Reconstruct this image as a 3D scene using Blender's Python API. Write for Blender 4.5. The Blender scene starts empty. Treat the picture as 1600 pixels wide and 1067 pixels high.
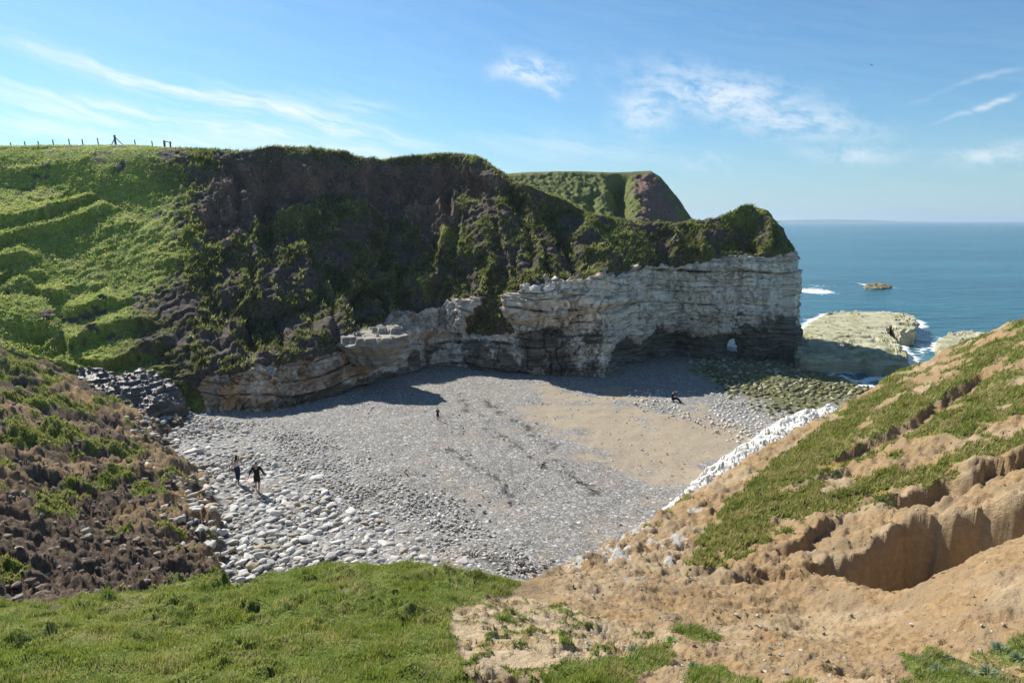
import bpy, math, random
import numpy as np
from mathutils import Vector

R = math.radians
scene = bpy.context.scene
COL = scene.collection
rng = np.random.default_rng(7)
random.seed(7)

# ------------------------------------------------------------------ camera
CZ = 17.0                      # eye height above the sea
PITCH = R(10.0)
F = 1067.0                     # focal length in photo pixels (1600 wide)
cd = bpy.data.cameras.new('camera')
cd.sensor_width = 36.0
cd.lens = 36.0 * F / 1600.0
cd.clip_start = 0.1
cd.clip_end = 90000.0
cam = bpy.data.objects.new('camera', cd)
COL.objects.link(cam)
cam.location = (0, 0, CZ)
cam.rotation_euler = (math.pi / 2 - PITCH, 0, 0)
scene.camera = cam
CP, SP = math.cos(PITCH), math.sin(PITCH)

# ------------------------------------------------------------------ sun, sky
SUN_AZ = R(-42.0)              # left of straight ahead
SUN_EL = R(41.0)
to_sun = Vector((math.sin(SUN_AZ) * math.cos(SUN_EL), math.cos(SUN_AZ) * math.cos(SUN_EL), math.sin(SUN_EL)))
sl = bpy.data.lights.new('sun', 'SUN')
sl.energy = 5.0
sl.angle = R(0.53)
sl.color = (1.0, 0.95, 0.87)
sun = bpy.data.objects.new('sun', sl)
COL.objects.link(sun)
sun.rotation_euler = to_sun.to_track_quat('Z', 'Y').to_euler()
sun.location = (-60, 60, 90)

world = bpy.data.worlds.new('World')
scene.world = world
world.use_nodes = True
WT = world.node_tree
WT.nodes.clear()


class NG:
    """small helper to write node graphs as expressions"""
    def __init__(self, tree):
        self.t = tree

    def node(self, typ, **kw):
        n = self.t.nodes.new(typ)
        for k, v in kw.items():
            setattr(n, k, v)
        return n

    def put(self, sock, v):
        if v is None:
            return
        if isinstance(v, bpy.types.NodeSocket):
            self.t.links.new(v, sock)
        elif isinstance(v, (int, float)):
            if hasattr(sock.default_value, '__len__'):
                sock.default_value = [v] * len(sock.default_value)
            else:
                sock.default_value = v
        else:
            v = list(v)
            if len(sock.default_value) == 4 and len(v) == 3:
                v = v + [1.0]
            sock.default_value = v

    def m(self, op, a, b=None, c=None, clamp=False):
        n = self.node('ShaderNodeMath', operation=op)
        n.use_clamp = clamp
        self.put(n.inputs[0], a)
        if b is not None:
            self.put(n.inputs[1], b)
        if c is not None:
            self.put(n.inputs[2], c)
        return n.outputs[0]

    def vm(self, op, a, b=None):
        n = self.node('ShaderNodeVectorMath', operation=op)
        self.put(n.inputs[0], a)
        if b is not None:
            self.put(n.inputs[1], b)
        return n.outputs[1] if op in ('LENGTH', 'DOT_PRODUCT', 'DISTANCE') else n.outputs[0]

    def mix(self, f, a, b, blend='MIX'):
        n = self.node('ShaderNodeMix', data_type='RGBA', blend_type=blend)
        self.put(n.inputs[0], f)
        self.put(n.inputs[6], a)
        self.put(n.inputs[7], b)
        return n.outputs[2]

    def noise(self, vec, scale, detail=4, rough=0.55, dist=0.0, out=0):
        n = self.node('ShaderNodeTexNoise')
        self.put(n.inputs['Vector'], vec)
        self.put(n.inputs['Scale'], scale)
        self.put(n.inputs['Detail'], detail)
        self.put(n.inputs['Roughness'], rough)
        self.put(n.inputs['Distortion'], dist)
        return n.outputs[out]

    def voro(self, vec, scale, feature='F1', out=0, rand=1.0):
        n = self.node('ShaderNodeTexVoronoi', feature=feature)
        self.put(n.inputs['Vector'], vec)
        self.put(n.inputs['Scale'], scale)
        self.put(n.inputs['Randomness'], rand)
        return n.outputs[out]

    def ramp(self, f, stops, interp='LINEAR'):
        n = self.node('ShaderNodeValToRGB')
        cr = n.color_ramp
        cr.interpolation = interp
        while len(cr.elements) < len(stops):
            cr.elements.new(0.5)
        for e, (p, c) in zip(cr.elements, stops):
            e.position = p
            if isinstance(c, (int, float)):
                c = (c, c, c)
            e.color = (c[0], c[1], c[2], 1)
        self.put(n.inputs[0], f)
        return n.outputs[0]

    def ss(self, x, lo, hi):
        n = self.node('ShaderNodeMapRange', interpolation_type='SMOOTHSTEP')
        self.put(n.inputs[0], x)
        self.put(n.inputs[1], lo)
        self.put(n.inputs[2], hi)
        return n.outputs[0]

    def sep(self, v):
        n = self.node('ShaderNodeSeparateXYZ')
        self.put(n.inputs[0], v)
        return n.outputs[0], n.outputs[1], n.outputs[2]

    def comb(self, x, y, z):
        n = self.node('ShaderNodeCombineXYZ')
        for i, v in enumerate((x, y, z)):
            self.put(n.inputs[i], v)
        return n.outputs[0]

    def attr(self, name, out=0):
        n = self.node('ShaderNodeAttribute', attribute_name=name)
        return n.outputs[out]


def sky_dir(px, py):
    """photo pixel -> azimuth, elevation (radians) of the direction in the world"""
    a, b = (px - 800) / F, (py - 533.5) / F
    d = Vector((a, CP - b * SP, -SP - b * CP)).normalized()
    return math.atan2(d.x, d.y), math.asin(d.z)


def build_sky():
    g = NG(WT)
    sky = g.node('ShaderNodeTexSky', sky_type='NISHITA', sun_disc=False)
    sky.sun_elevation = SUN_EL
    sky.sun_rotation = SUN_AZ
    sky.altitude = 0.0
    sky.air_density = 1.0
    sky.dust_density = 0.4
    sky.ozone_density = 2.0
    geo = g.node('ShaderNodeTexCoord').outputs['Generated']
    x, y, z = g.sep(geo)
    az = g.m('ARCTAN2', x, y)
    el = g.m('ARCSINE', z)
    # thin cirrus: each cloud is a soft streak in azimuth / elevation, broken up by noise
    clouds = [  # px, py, half length, half width (photo pixels), tilt deg, strength, streakiness
        (280, 140, 200, 12, -12.0, 0.85, 5.0), (480, 186, 160, 14, -12.0, 1.0, 5.0),
        (320, 198, 300, 15, -7.0, 0.85, 6.0), (130, 178, 160, 18, -6, 0.6, 5.0), (250, 225, 380, 26, -3, 0.55, 6.0),
        (838, 112, 48, 19, -10.0, 1.0, 1.3), (815, 104, 40, 14, 8.0, 0.9, 1.3), (868, 140, 26, 9, -30.0, 0.55, 1.6),
        (1130, 150, 120, 30, -14.0, 0.85, 1.8), (1220, 185, 110, 24, -12.0, 0.75, 2.0), (1010, 165, 40, 38, 50.0, 0.7, 1.6),
        (1090, 125, 60, 16, -5.0, 0.7, 1.8), (1330, 240, 60, 11, -2.0, 0.6, 2.0), (1090, 250, 40, 12, 0.0, 0.4, 2.0),
        (1580, 234, 60, 12, 6.0, 0.7, 2.0), (1570, 152, 60, 3.5, 20.0, 0.6, 4.0), (1540, 120, 70, 4, 14.0, 0.3, 4.0),
        (560, 170, 70, 10, -10, 0.45, 3.0), (900, 235, 160, 22, -3.0, 0.28, 3.0)]
    total = None
    warp = g.noise(geo, 9.0, 3, 0.6, out=1)
    wx, wy, wz = g.sep(warp)
    azw = g.m('ADD', az, g.m('MULTIPLY', g.m('SUBTRACT', wx, 0.5), 0.05))
    elw = g.m('ADD', el, g.m('MULTIPLY', g.m('SUBTRACT', wy, 0.5), 0.035))
    ct, st_ = math.cos(R(-12)), math.sin(R(-12))
    us = g.m('ADD', g.m('MULTIPLY', azw, ct), g.m('MULTIPLY', elw, st_))
    vs = g.m('SUBTRACT', g.m('MULTIPLY', elw, ct), g.m('MULTIPLY', azw, st_))
    n_streak = g.ss(g.noise(g.comb(g.m('MULTIPLY', us, 8.0), g.m('MULTIPLY', vs, 70.0), 0), 1.0, 4, 0.6), 0.28, 0.7)
    n_puff = g.ss(g.noise(g.comb(g.m('MULTIPLY', us, 26.0), g.m('MULTIPLY', vs, 55.0), 5.0), 1.0, 5, 0.62), 0.30, 0.66)
    for (px, py, hl, hw, tilt, st, streak) in clouds:
        a0, e0 = sky_dir(px, py)
        t = R(tilt)
        dx = g.m('SUBTRACT', azw, a0)
        dy = g.m('SUBTRACT', elw, e0)
        uu = g.m('ADD', g.m('MULTIPLY', dx, math.cos(t) * F / hl), g.m('MULTIPLY', dy, math.sin(t) * F / hl))
        vv = g.m('SUBTRACT', g.m('MULTIPLY', dy, math.cos(t) * F / hw), g.m('MULTIPLY', dx, math.sin(t) * F / hw))
        r2 = g.m('ADD', g.m('MULTIPLY', uu, uu), g.m('MULTIPLY', vv, vv))
        fall = g.m('POWER', 2.718, g.m('MULTIPLY', r2, -0.9))
        c = g.m('MULTIPLY', g.m('MULTIPLY', fall, st), n_streak if streak >= 3 else g.m('MULTIPLY', n_puff, 0.8))
        total = c if total is None else g.m('MAXIMUM', total, c)
    # a faint veil of high cloud over the whole sky
    total = g.m('MAXIMUM', total, g.m('MULTIPLY', n_streak, 0.045), clamp=True)
    base = g.mix(1.0, sky.outputs[0], (0.74, 1.13, 1.36), 'MULTIPLY')
    hz = g.ss(z, 0.14, -0.02)
    base = g.mix(g.m('MULTIPLY', hz, 0.72), base, (5.4, 7.3, 8.8))
    col = g.mix(total, base, (11.5, 11.8, 12.2))
    bg = g.node('ShaderNodeBackground')
    g.put(bg.inputs[0], col)
    bg.inputs[1].default_value = 0.06
    out = g.node('ShaderNodeOutputWorld')
    WT.links.new(bg.outputs[0], out.inputs[0])


build_sky()
scene.view_settings.view_transform = 'Standard'
scene.view_settings.look = 'None'
scene.view_settings.gamma = 1.0
scene.view_settings.exposure = 0.62
scene.view_settings.use_curve_mapping = False
scene.render.engine = 'CYCLES'
scene.cycles.max_bounces = 5
scene.cycles.diffuse_bounces = 3
scene.cycles.glossy_bounces = 2
world.cycles.sampling_method = 'MANUAL'
world.cycles.sample_map_resolution = 512
scene.cycles.use_denoising = True


# ------------------------------------------------------------------ maths helpers
def ray(px, py):
    a = (np.asarray(px, float) - 800) / F
    b = (np.asarray(py, float) - 533.5) / F
    return np.stack([a, CP - b * SP, -SP - b * CP], -1)


def at(px, py, Y):
    """point of the place seen at photo pixel (px, py), Y metres ahead of the camera"""
    d = ray(px, py)
    return np.array([0, 0, CZ]) + d * (np.asarray(Y, float) / d[..., 1])[..., None]


def atz(px, py, z):
    d = ray(px, py)
    return np.array([0, 0, CZ]) + d * ((np.asarray(z, float) - CZ) / d[..., 2])[..., None]


def proj(P):
    d = P - np.array([0, 0, CZ])
    fwd = d[..., 1] * CP - d[..., 2] * SP
    up = d[..., 1] * SP + d[..., 2] * CP
    fwd = np.where(np.abs(fwd) < 1e-3, 1e-3, fwd)
    return 800 + F * d[..., 0] / fwd, 533.5 - F * up / fwd


def beach_z(x, y):
    z = 3.0 - 0.04 * (x + 13) - 0.02 * (y - 34)
    # flattens a little under the cliff, falls away into the sea on the right
    z = z - 0.06 * np.maximum(0, x - 31) - 0.03 * np.maximum(0, y - 82)
    return z


def on_beach(px, py):
    d = ray(px, py)
    s = np.full(d.shape[:-1], 45.0)
    for _ in range(30):
        P = d * s[..., None]
        s = s * 0.5 + 0.5 * (beach_z(P[..., 0], P[..., 1]) - CZ) / d[..., 2]
    return np.array([0, 0, CZ]) + d * s[..., None]


G12 = np.array([[1, 1, 0], [-1, 1, 0], [1, -1, 0], [-1, -1, 0], [1, 0, 1], [-1, 0, 1], [1, 0, -1], [-1, 0, -1],
                [0, 1, 1], [0, -1, 1], [0, 1, -1], [0, -1, -1]], np.float32)


def ihash(ix, iy, iz, seed):
    h = (ix.astype(np.uint32) * np.uint32(374761393) + iy.astype(np.uint32) * np.uint32(668265263)
         + iz.astype(np.uint32) * np.uint32(2147483647) + np.uint32(seed * 974711 + 12345))
    h = (h ^ (h >> np.uint32(13))) * np.uint32(1274126177)
    h = (h ^ (h >> np.uint32(16))) * np.uint32(2246822519)
    return h ^ (h >> np.uint32(15))


from concurrent.futures import ThreadPoolExecutor
POOL = ThreadPoolExecutor(4)


def par(fn):
    """run a point-wise noise in cache-sized chunks on all cores"""
    def run(P, *a, **k):
        P = np.asarray(P, np.float32)
        shp = P.shape[:-1]
        Q = np.ascontiguousarray(P.reshape(-1, 3))
        ch = [Q[i:i + 16384] for i in range(0, len(Q), 16384)]
        res = list(POOL.map(lambda c: fn(c, *a, **k), ch))
        if isinstance(res[0], tuple):
            return tuple(np.concatenate([r[j] for r in res]).reshape(shp) for j in range(len(res[0])))
        return np.concatenate(res).reshape(shp)
    return run


GX, GY, GZ = (np.ascontiguousarray(np.concatenate([G12, G12[:4]])[:, i]) for i in range(3))


def _perlin(P, seed=0):
    I = np.floor(P)
    f = P - I
    I = I.astype(np.int32).view(np.uint32)
    w = f * f * f * (f * (f * 6 - 15) + 10)
    one = np.uint32(1)
    hx = [I[:, 0] * np.uint32(374761393), (I[:, 0] + one) * np.uint32(374761393)]
    hy = [I[:, 1] * np.uint32(668265263), (I[:, 1] + one) * np.uint32(668265263)]
    hz = [I[:, 2] * np.uint32(2147483647) + np.uint32(seed * 974711 + 12345), (I[:, 2] + one) * np.uint32(2147483647) + np.uint32(seed * 974711 + 12345)]
    fx, fy, fz = [f[:, 0], f[:, 0] - 1], [f[:, 1], f[:, 1] - 1], [f[:, 2], f[:, 2] - 1]
    wx, wy, wz = [1 - w[:, 0], w[:, 0]], [1 - w[:, 1], w[:, 1]], [1 - w[:, 2], w[:, 2]]
    out = np.zeros(len(P), np.float32)
    for cx in (0, 1):
        for cy in (0, 1):
            hxy = hx[cx] + hy[cy]
            wxy = wx[cx] * wy[cy]
            for cz in (0, 1):
                h = hxy + hz[cz]
                h = (h ^ (h >> np.uint32(13))) * np.uint32(1274126177)
                h = (h ^ (h >> np.uint32(16))) * np.uint32(2246822519)
                h = (h >> np.uint32(17)) & np.uint32(15)
                out += (GX[h] * fx[cx] + GY[h] * fy[cy] + GZ[h] * fz[cz]) * (wxy * wz[cz])
    return out


perlin = par(_perlin)


def fbm(P, octaves=4, seed=0, gain=0.5, lac=2.03):
    a, s, q = 1.0, 0, np.asarray(P, np.float32)
    for o in range(octaves):
        s = s + a * perlin(q, seed + o * 17)
        q = q * lac + 11.3
        a *= gain
    return s


def billow(P, octaves=4, seed=0, gain=0.5):
    a, s, q = 1.0, 0, np.asarray(P, np.float32)
    for o in range(octaves):
        s = s + a * (np.abs(perlin(q, seed + o * 17)) * 2 - 0.4)
        q = q * 2.1 + 5.7
        a *= gain
    return s


def _worley(P, seed=0, flat=False):
    """F1, F2 and a random number per cell"""
    I = np.floor(P).astype(np.int32)
    f1 = np.full(P.shape[:-1], 9.0, np.float32)
    f2 = f1.copy()
    cid = np.zeros_like(f1)
    for cx in (-1, 0, 1):
        for cy in (-1, 0, 1):
            for cz in ((0,) if flat else (-1, 0, 1)):
                J = I + np.array([cx, cy, cz], np.int32)
                h = ihash(J[..., 0], J[..., 1], J[..., 2], seed)
                o = np.stack([(h & np.uint32(1023)), ((h >> np.uint32(10)) & np.uint32(1023)), ((h >> np.uint32(20)) & np.uint32(1023))], -1) / 1023.0
                o = (J + o - P).astype(np.float32)
                d = np.sqrt(o[:, 0] ** 2 + o[:, 1] ** 2 + (0 if flat else o[:, 2] ** 2))
                new = d < f1
                f2 = np.where(new, f1, np.minimum(f2, d))
                cid = np.where(new, (h % np.uint32(9973)) / 9973.0, cid)
                f1 = np.where(new, d, f1)
    return f1, f2, cid


worley = par(_worley)


def sstep(x, lo, hi):
    t = np.clip((x - lo) / (hi - lo), 0, 1)
    return t * t * (3 - 2 * t)


def poly_dist(px, py, poly):
    """signed distance (photo pixels) to a polygon: positive inside"""
    poly = np.asarray(poly, float)
    lo, hi = poly.min(0) - 70, poly.max(0) + 70
    sel = (px > lo[0]) & (px < hi[0]) & (py > lo[1]) & (py < hi[1])
    if px.ndim > 1 or not sel.all():
        res = np.full(px.shape, -70.0)
        if sel.any():
            res[sel] = poly_dist(px[sel], py[sel], poly)
        return res
    d = np.full(px.shape, 1e9)
    ins = np.zeros(px.shape, bool)
    n = len(poly)
    for i in range(n):
        a, b = poly[i], poly[(i + 1) % n]
        e = b - a
        t = np.clip(((px - a[0]) * e[0] + (py - a[1]) * e[1]) / (e @ e + 1e-9), 0, 1)
        d = np.minimum(d, np.hypot(px - a[0] - t * e[0], py - a[1] - t * e[1]))
        c = ((a[1] > py) != (b[1] > py)) & (px < (b[0] - a[0]) * (py - a[1]) / (b[1] - a[1] + 1e-12) + a[0])
        ins ^= c
    return np.where(ins, d, -d)


def line_dist(x, y, pts):
    """distance to a polyline in plan, signed (positive on its left), and the running parameter 0..1"""
    pts = np.asarray(pts, float)
    best = np.full(x.shape, 1e9)
    sgn = np.ones(x.shape)
    par = np.zeros(x.shape)
    n = len(pts) - 1
    for i in range(n):
        a, b = pts[i], pts[i + 1]
        e = b - a
        t = np.clip(((x - a[0]) * e[0] + (y - a[1]) * e[1]) / (e @ e), 0, 1)
        dx, dy = x - a[0] - t * e[0], y - a[1] - t * e[1]
        d = np.hypot(dx, dy)
        new = d < best
        best = np.where(new, d, best)
        sgn = np.where(new, np.sign(e[0] * dy - e[1] * dx + 1e-12), sgn)
        par = np.where(new, (i + t) / n, par)
    return best * sgn, par


def pchip(xs, ys, x):
    """monotone cubic through ys (n, k) at xs"""
    xs = np.asarray(xs, float)
    ys = np.asarray(ys, float)
    h = np.diff(xs)[:, None]
    dl = np.diff(ys, axis=0) / h
    m = np.zeros_like(ys)
    m[0], m[-1] = dl[0], dl[-1]
    for i in range(1, len(xs) - 1):
        same = dl[i - 1] * dl[i] > 0
        w1, w2 = 2 * h[i] + h[i - 1], h[i] + 2 * h[i - 1]
        with np.errstate(divide='ignore', invalid='ignore'):
            v = (w1 + w2) / (w1 / dl[i - 1] + w2 / dl[i])
        m[i] = np.where(same, v, 0)
    k = np.clip(np.searchsorted(xs, x, side='right') - 1, 0, len(xs) - 2)
    t = ((x - xs[k]) / (xs[k + 1] - xs[k]))[:, None]
    hh = (xs[k + 1] - xs[k])[:, None]
    t2, t3 = t * t, t * t * t
    return (2 * t3 - 3 * t2 + 1) * ys[k] + (t3 - 2 * t2 + t) * hh * m[k] + (-2 * t3 + 3 * t2) * ys[k + 1] + (t3 - t2) * hh * m[k + 1]


# ------------------------------------------------------------------ mesh helpers
def link(name, me, mat=None, parent=None):
    o = bpy.data.objects.new(name, me)
    COL.objects.link(o)
    if mat is not None and len(me.materials) == 0:
        me.materials.append(mat)
    if parent is not None:
        o.parent = parent
    return o


def tag(o, label=None, cat=None, group=None, kind=None):
    if label:
        o['label'] = label
    if cat:
        o['category'] = cat
    if group:
        o['group'] = group
    if kind:
        o['kind'] = kind
    return o


def np_mesh(name, V, Q, smooth=True, cols=None):
    """mesh from vertex array and a face index array (n,3) or (n,4)"""
    me = bpy.data.meshes.new(name)
    V = np.ascontiguousarray(V, np.float32)
    Q = np.ascontiguousarray(Q, np.int32)
    k = Q.shape[1]
    me.vertices.add(len(V))
    me.vertices.foreach_set('co', V.ravel())
    me.loops.add(Q.size)
    me.loops.foreach_set('vertex_index', Q.ravel())
    me.polygons.add(len(Q))
    me.polygons.foreach_set('loop_start', np.arange(0, Q.size, k, dtype=np.int32))
    me.polygons.foreach_set('loop_total', np.full(len(Q), k, np.int32))
    me.polygons.foreach_set('use_smooth', np.full(len(Q), smooth))
    me.update(calc_edges=True)
    for nm, arr in (cols or {}).items():
        ca = me.color_attributes.new(nm, 'FLOAT_COLOR', 'POINT')
        A = np.ones((len(V), 4), np.float32)
        A[:, :arr.shape[1]] = arr
        ca.data.foreach_set('color', A.ravel())
    return me


def grid_quads(nr, nc, keep=None):
    i = np.arange(nr * nc).reshape(nr, nc)
    q = np.stack([i[:-1, :-1], i[:-1, 1:], i[1:, 1:], i[1:, :-1]], -1)
    if keep is not None:
        return q[keep]
    return q.reshape(-1, 4)


def grid_normals(P):
    du = np.gradient(P, axis=1)
    dv = np.gradient(P, axis=0)
    n = np.cross(du, dv)
    return n / (np.linalg.norm(n, axis=-1, keepdims=True) + 1e-9)


# ------------------------------------------------------------------ materials
def material(name):
    m = bpy.data.materials.new(name)
    m.use_nodes = True
    t = m.node_tree
    t.nodes.clear()
    g = NG(t)
    out = g.node('ShaderNodeOutputMaterial')
    b = g.node('ShaderNodeBsdfPrincipled')
    t.links.new(b.outputs[0], out.inputs[0])
    b.inputs['Specular IOR Level'].default_value = 0.25
    return m, g, b, out


def bump(g, h, strength, dist, prev=None):
    n = g.node('ShaderNodeBump')
    n.inputs['Strength'].default_value = strength
    n.inputs['Distance'].default_value = dist
    g.put(n.inputs['Height'], h)
    if prev is not None:
        g.put(n.inputs['Normal'], prev)
    return n.outputs[0]


def wpos(g):
    return g.node('ShaderNodeNewGeometry').outputs['Position']


def mat_cliff():
    m, g, b, out = material('cliff_ground')
    p = wpos(g)
    r, gr, bl = g.sep(g.attr('mask'))          # chalk, grass, dark growth and painted shade
    st, wet, pat = g.sep(g.attr('mask2'))      # ochre stain, shade painted in cracks, reddish bare earth
    n1 = g.noise(p, 0.55, 3, 0.6)
    n2 = g.noise(p, 3.0, 4, 0.68)
    n3 = g.noise(p, 10.0, 3, 0.65)
    x, y, z = g.sep(p)
    bed = g.noise(g.comb(g.m('MULTIPLY', x, 0.22), g.m('MULTIPLY', y, 0.22), g.m('MULTIPLY', z, 2.6)), 1.0, 4, 0.7)
    chalk = g.ramp(bed, [(0.25, (0.36, 0.30, 0.23)), (0.42, (0.62, 0.55, 0.445)), (0.60, (0.84, 0.78, 0.67)), (0.8, (0.56, 0.48, 0.385))])
    chalk = g.mix(g.m('MULTIPLY', g.ss(n2, 0.52, 0.70), 0.75), chalk, (0.42, 0.35, 0.26))
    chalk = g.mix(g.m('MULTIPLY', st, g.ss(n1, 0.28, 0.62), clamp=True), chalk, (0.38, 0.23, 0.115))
    chalk = g.mix(g.m('MULTIPLY', g.ss(n3, 0.60, 0.72), 0.6), chalk, (0.13, 0.12, 0.095))
    vs = g.noise(g.comb(g.m('MULTIPLY', x, 1.1), g.m('MULTIPLY', y, 1.1), g.m('MULTIPLY', z, 0.16)), 1.0, 4, 0.7)
    chalk = g.mix(g.m('MULTIPLY', g.ss(vs, 0.48, 0.64), 0.6), chalk, (0.24, 0.195, 0.14))
    chalk = g.mix(wet, chalk, (0.06, 0.052, 0.04))  # wet holds shade painted into the cracks, not damp
    soil = g.ramp(n2, [(0.3, (0.055, 0.042, 0.033)), (0.55, (0.105, 0.082, 0.064)), (0.75, (0.17, 0.135, 0.10))])
    soil = g.mix(pat, soil, g.ramp(n2, [(0.3, (0.10, 0.062, 0.045)), (0.5, (0.17, 0.11, 0.08)), (0.7, (0.28, 0.19, 0.14))]))
    turf = g.ramp(n2, [(0.3, (0.09, 0.12, 0.022)), (0.5, (0.215, 0.275, 0.05)), (0.72, (0.34, 0.38, 0.10))])
    turf = g.mix(g.m('MULTIPLY', g.ss(n1, 0.5, 0.72), 0.7), turf, (0.24, 0.225, 0.09))
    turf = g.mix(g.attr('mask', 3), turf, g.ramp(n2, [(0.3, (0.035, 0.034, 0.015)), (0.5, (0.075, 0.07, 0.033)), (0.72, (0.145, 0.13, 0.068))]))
    gm = g.ss(g.m('ADD', gr, g.m('MULTIPLY', g.m('SUBTRACT', n3, 0.5), 0.7)), 0.38, 0.62)
    cm = g.ss(g.m('ADD', r, g.m('MULTIPLY', g.m('SUBTRACT', n2, 0.5), 0.7)), 0.40, 0.60)
    col = g.mix(cm, soil, chalk)
    col = g.mix(gm, col, turf)
    al = g.ss(g.m('ADD', bl, g.m('MULTIPLY', g.m('SUBTRACT', n2, 0.5), 1.0)), 0.40, 0.70)
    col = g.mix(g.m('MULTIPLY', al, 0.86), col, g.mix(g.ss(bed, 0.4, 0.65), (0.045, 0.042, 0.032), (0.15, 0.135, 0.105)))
    g.put(b.inputs['Base Color'], col)
    b.inputs['Roughness'].default_value = 0.9
    b.inputs['Specular IOR Level'].default_value = 0.15
    g.put(b.inputs['Normal'], bump(g, g.noise(p, 5.5, 3, 0.75), 0.8, 0.12))
    return m


def mat_near():
    m, g, b, out = material('clay_and_turf')
    p = wpos(g)
    gr, clay, chalk = g.sep(g.attr('mask'))
    n1 = g.noise(p, 0.8, 3, 0.6)
    n2 = g.noise(p, 5.0, 4, 0.68)
    n3 = g.noise(p, 24.0, 3, 0.65)
    soil = g.ramp(n2, [(0.28, (0.085, 0.06, 0.043)), (0.5, (0.175, 0.128, 0.092)), (0.72, (0.30, 0.235, 0.17))])
    soil = g.mix(g.m('MULTIPLY', g.ss(n1, 0.5, 0.72), 0.6), soil, (0.22, 0.175, 0.13))
    cl = g.ramp(n2, [(0.28, (0.36, 0.22, 0.10)), (0.52, (0.52, 0.35, 0.18)), (0.75, (0.66, 0.49, 0.28))])
    cl = g.mix(g.ss(n1, 0.42, 0.66), cl, (0.45, 0.325, 0.19))
    st = g.voro(p, 9.0)
    cl = g.mix(g.m('MULTIPLY', g.ss(g.noise(p, 2.0, 4, 0.7), 0.5, 0.7), 0.45), cl, (0.30, 0.225, 0.15))
    cl = g.mix(g.m('MULTIPLY', g.ss(st, 0.20, 0.10), g.ss(n1, 0.45, 0.6)), cl, (0.16, 0.12, 0.085))
    turf = g.ramp(n2, [(0.3, (0.06, 0.085, 0.018)), (0.5, (0.12, 0.165, 0.035)), (0.72, (0.22, 0.24, 0.075))])
    turf = g.mix(g.ss(n1, 0.5, 0.75), turf, (0.27, 0.235, 0.11))
    wch = g.ramp(n2, [(0.3, (0.42, 0.38, 0.31)), (0.6, (0.74, 0.71, 0.65))])
    cl = g.mix(g.m('MULTIPLY', g.attr('mask', 3), 0.8), cl, g.ramp(n2, [(0.3, (0.58, 0.44, 0.27)), (0.7, (0.76, 0.62, 0.42))]))
    col = g.mix(clay, soil, cl)
    col = g.mix(g.ss(g.m('ADD', chalk, g.m('MULTIPLY', g.m('SUBTRACT', n2, 0.5), 0.9)), 0.4, 0.6), col, wch)
    col = g.mix(1.0, col, (0.66, 0.66, 0.66), 'MULTIPLY')
    gm = g.ss(g.m('ADD', gr, g.m('MULTIPLY', g.m('SUBTRACT', n3, 0.5), 0.9)), 0.36, 0.64)
    col = g.mix(gm, col, turf)
    g.put(b.inputs['Base Color'], col)
    b.inputs['Roughness'].default_value = 0.95
    b.inputs['Specular IOR Level'].default_value = 0.1
    g.put(b.inputs['Normal'], bump(g, g.noise(p, 11.0, 4, 0.78), 0.95, 0.08))
    return m


def mat_beach():
    m, g, b, out = material('shingle')
    p = wpos(g)
    sand, weed, green = g.sep(g.attr('mask'))
    n1 = g.noise(p, 0.6, 5, 0.6)
    n2 = g.noise(p, 3.0, 5, 0.6)
    v = g.node('ShaderNodeTexVoronoi')
    g.put(v.inputs['Vector'], p)
    v.inputs['Scale'].default_value = 11.0
    cr = g.sep(v.outputs['Color'])[0]
    peb = g.ramp(cr, [(0.0, (0.16, 0.155, 0.145)), (0.4, (0.25, 0.24, 0.225)), (0.75, (0.345, 0.33, 0.305)), (0.95, (0.55, 0.53, 0.495))])
    v2 = g.node('ShaderNodeTexVoronoi')
    g.put(v2.inputs['Vector'], p)
    v2.inputs['Scale'].default_value = 3.6
    cr2 = g.sep(v2.outputs['Color'])[1]
    peb = g.mix(g.m('MULTIPLY', g.ss(cr2, 0.86, 0.93), g.ss(v2.outputs[0], 0.42, 0.3)), peb, (0.68, 0.66, 0.62))
    peb = g.mix(g.m('MULTIPLY', g.ss(n1, 0.5, 0.72), 0.5), peb, (0.36, 0.29, 0.2))
    sd = g.ramp(n2, [(0.3, (0.40, 0.32, 0.215)), (0.7, (0.54, 0.445, 0.315))])
    sd = g.mix(g.m('MULTIPLY', g.ss(cr, 0.55, 0.8), g.ss(n2, 0.42, 0.58)), sd, (0.27, 0.235, 0.19))
    sm = g.m('MULTIPLY', g.ss(g.m('ADD', sand, g.m('MULTIPLY', g.m('SUBTRACT', n2, 0.5), 1.2)), 0.25, 0.85), 0.9)
    col = g.mix(sm, peb, sd)
    col = g.mix(1.0, col, (0.74, 0.735, 0.725), 'MULTIPLY')
    col = g.mix(g.m('MULTIPLY', weed, 0.85), col, (0.03, 0.026, 0.018))
    col = g.mix(green, col, g.ramp(n2, [(0.3, (0.05, 0.05, 0.02)), (0.7, (0.17, 0.17, 0.07))]))
    g.put(b.inputs['Base Color'], col)
    b.inputs['Roughness'].default_value = 0.85
    b.inputs['Specular IOR Level'].default_value = 0.2
    inv = g.m('SUBTRACT', 1.0, g.m('MULTIPLY', sm, 0.75))
    h = g.m('MULTIPLY', g.ss(v.outputs[0], 0.6, 0.0), inv)
    bn = bump(g, h, 0.55, 0.05)
    g.put(b.inputs['Normal'], bn)
    return m


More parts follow.
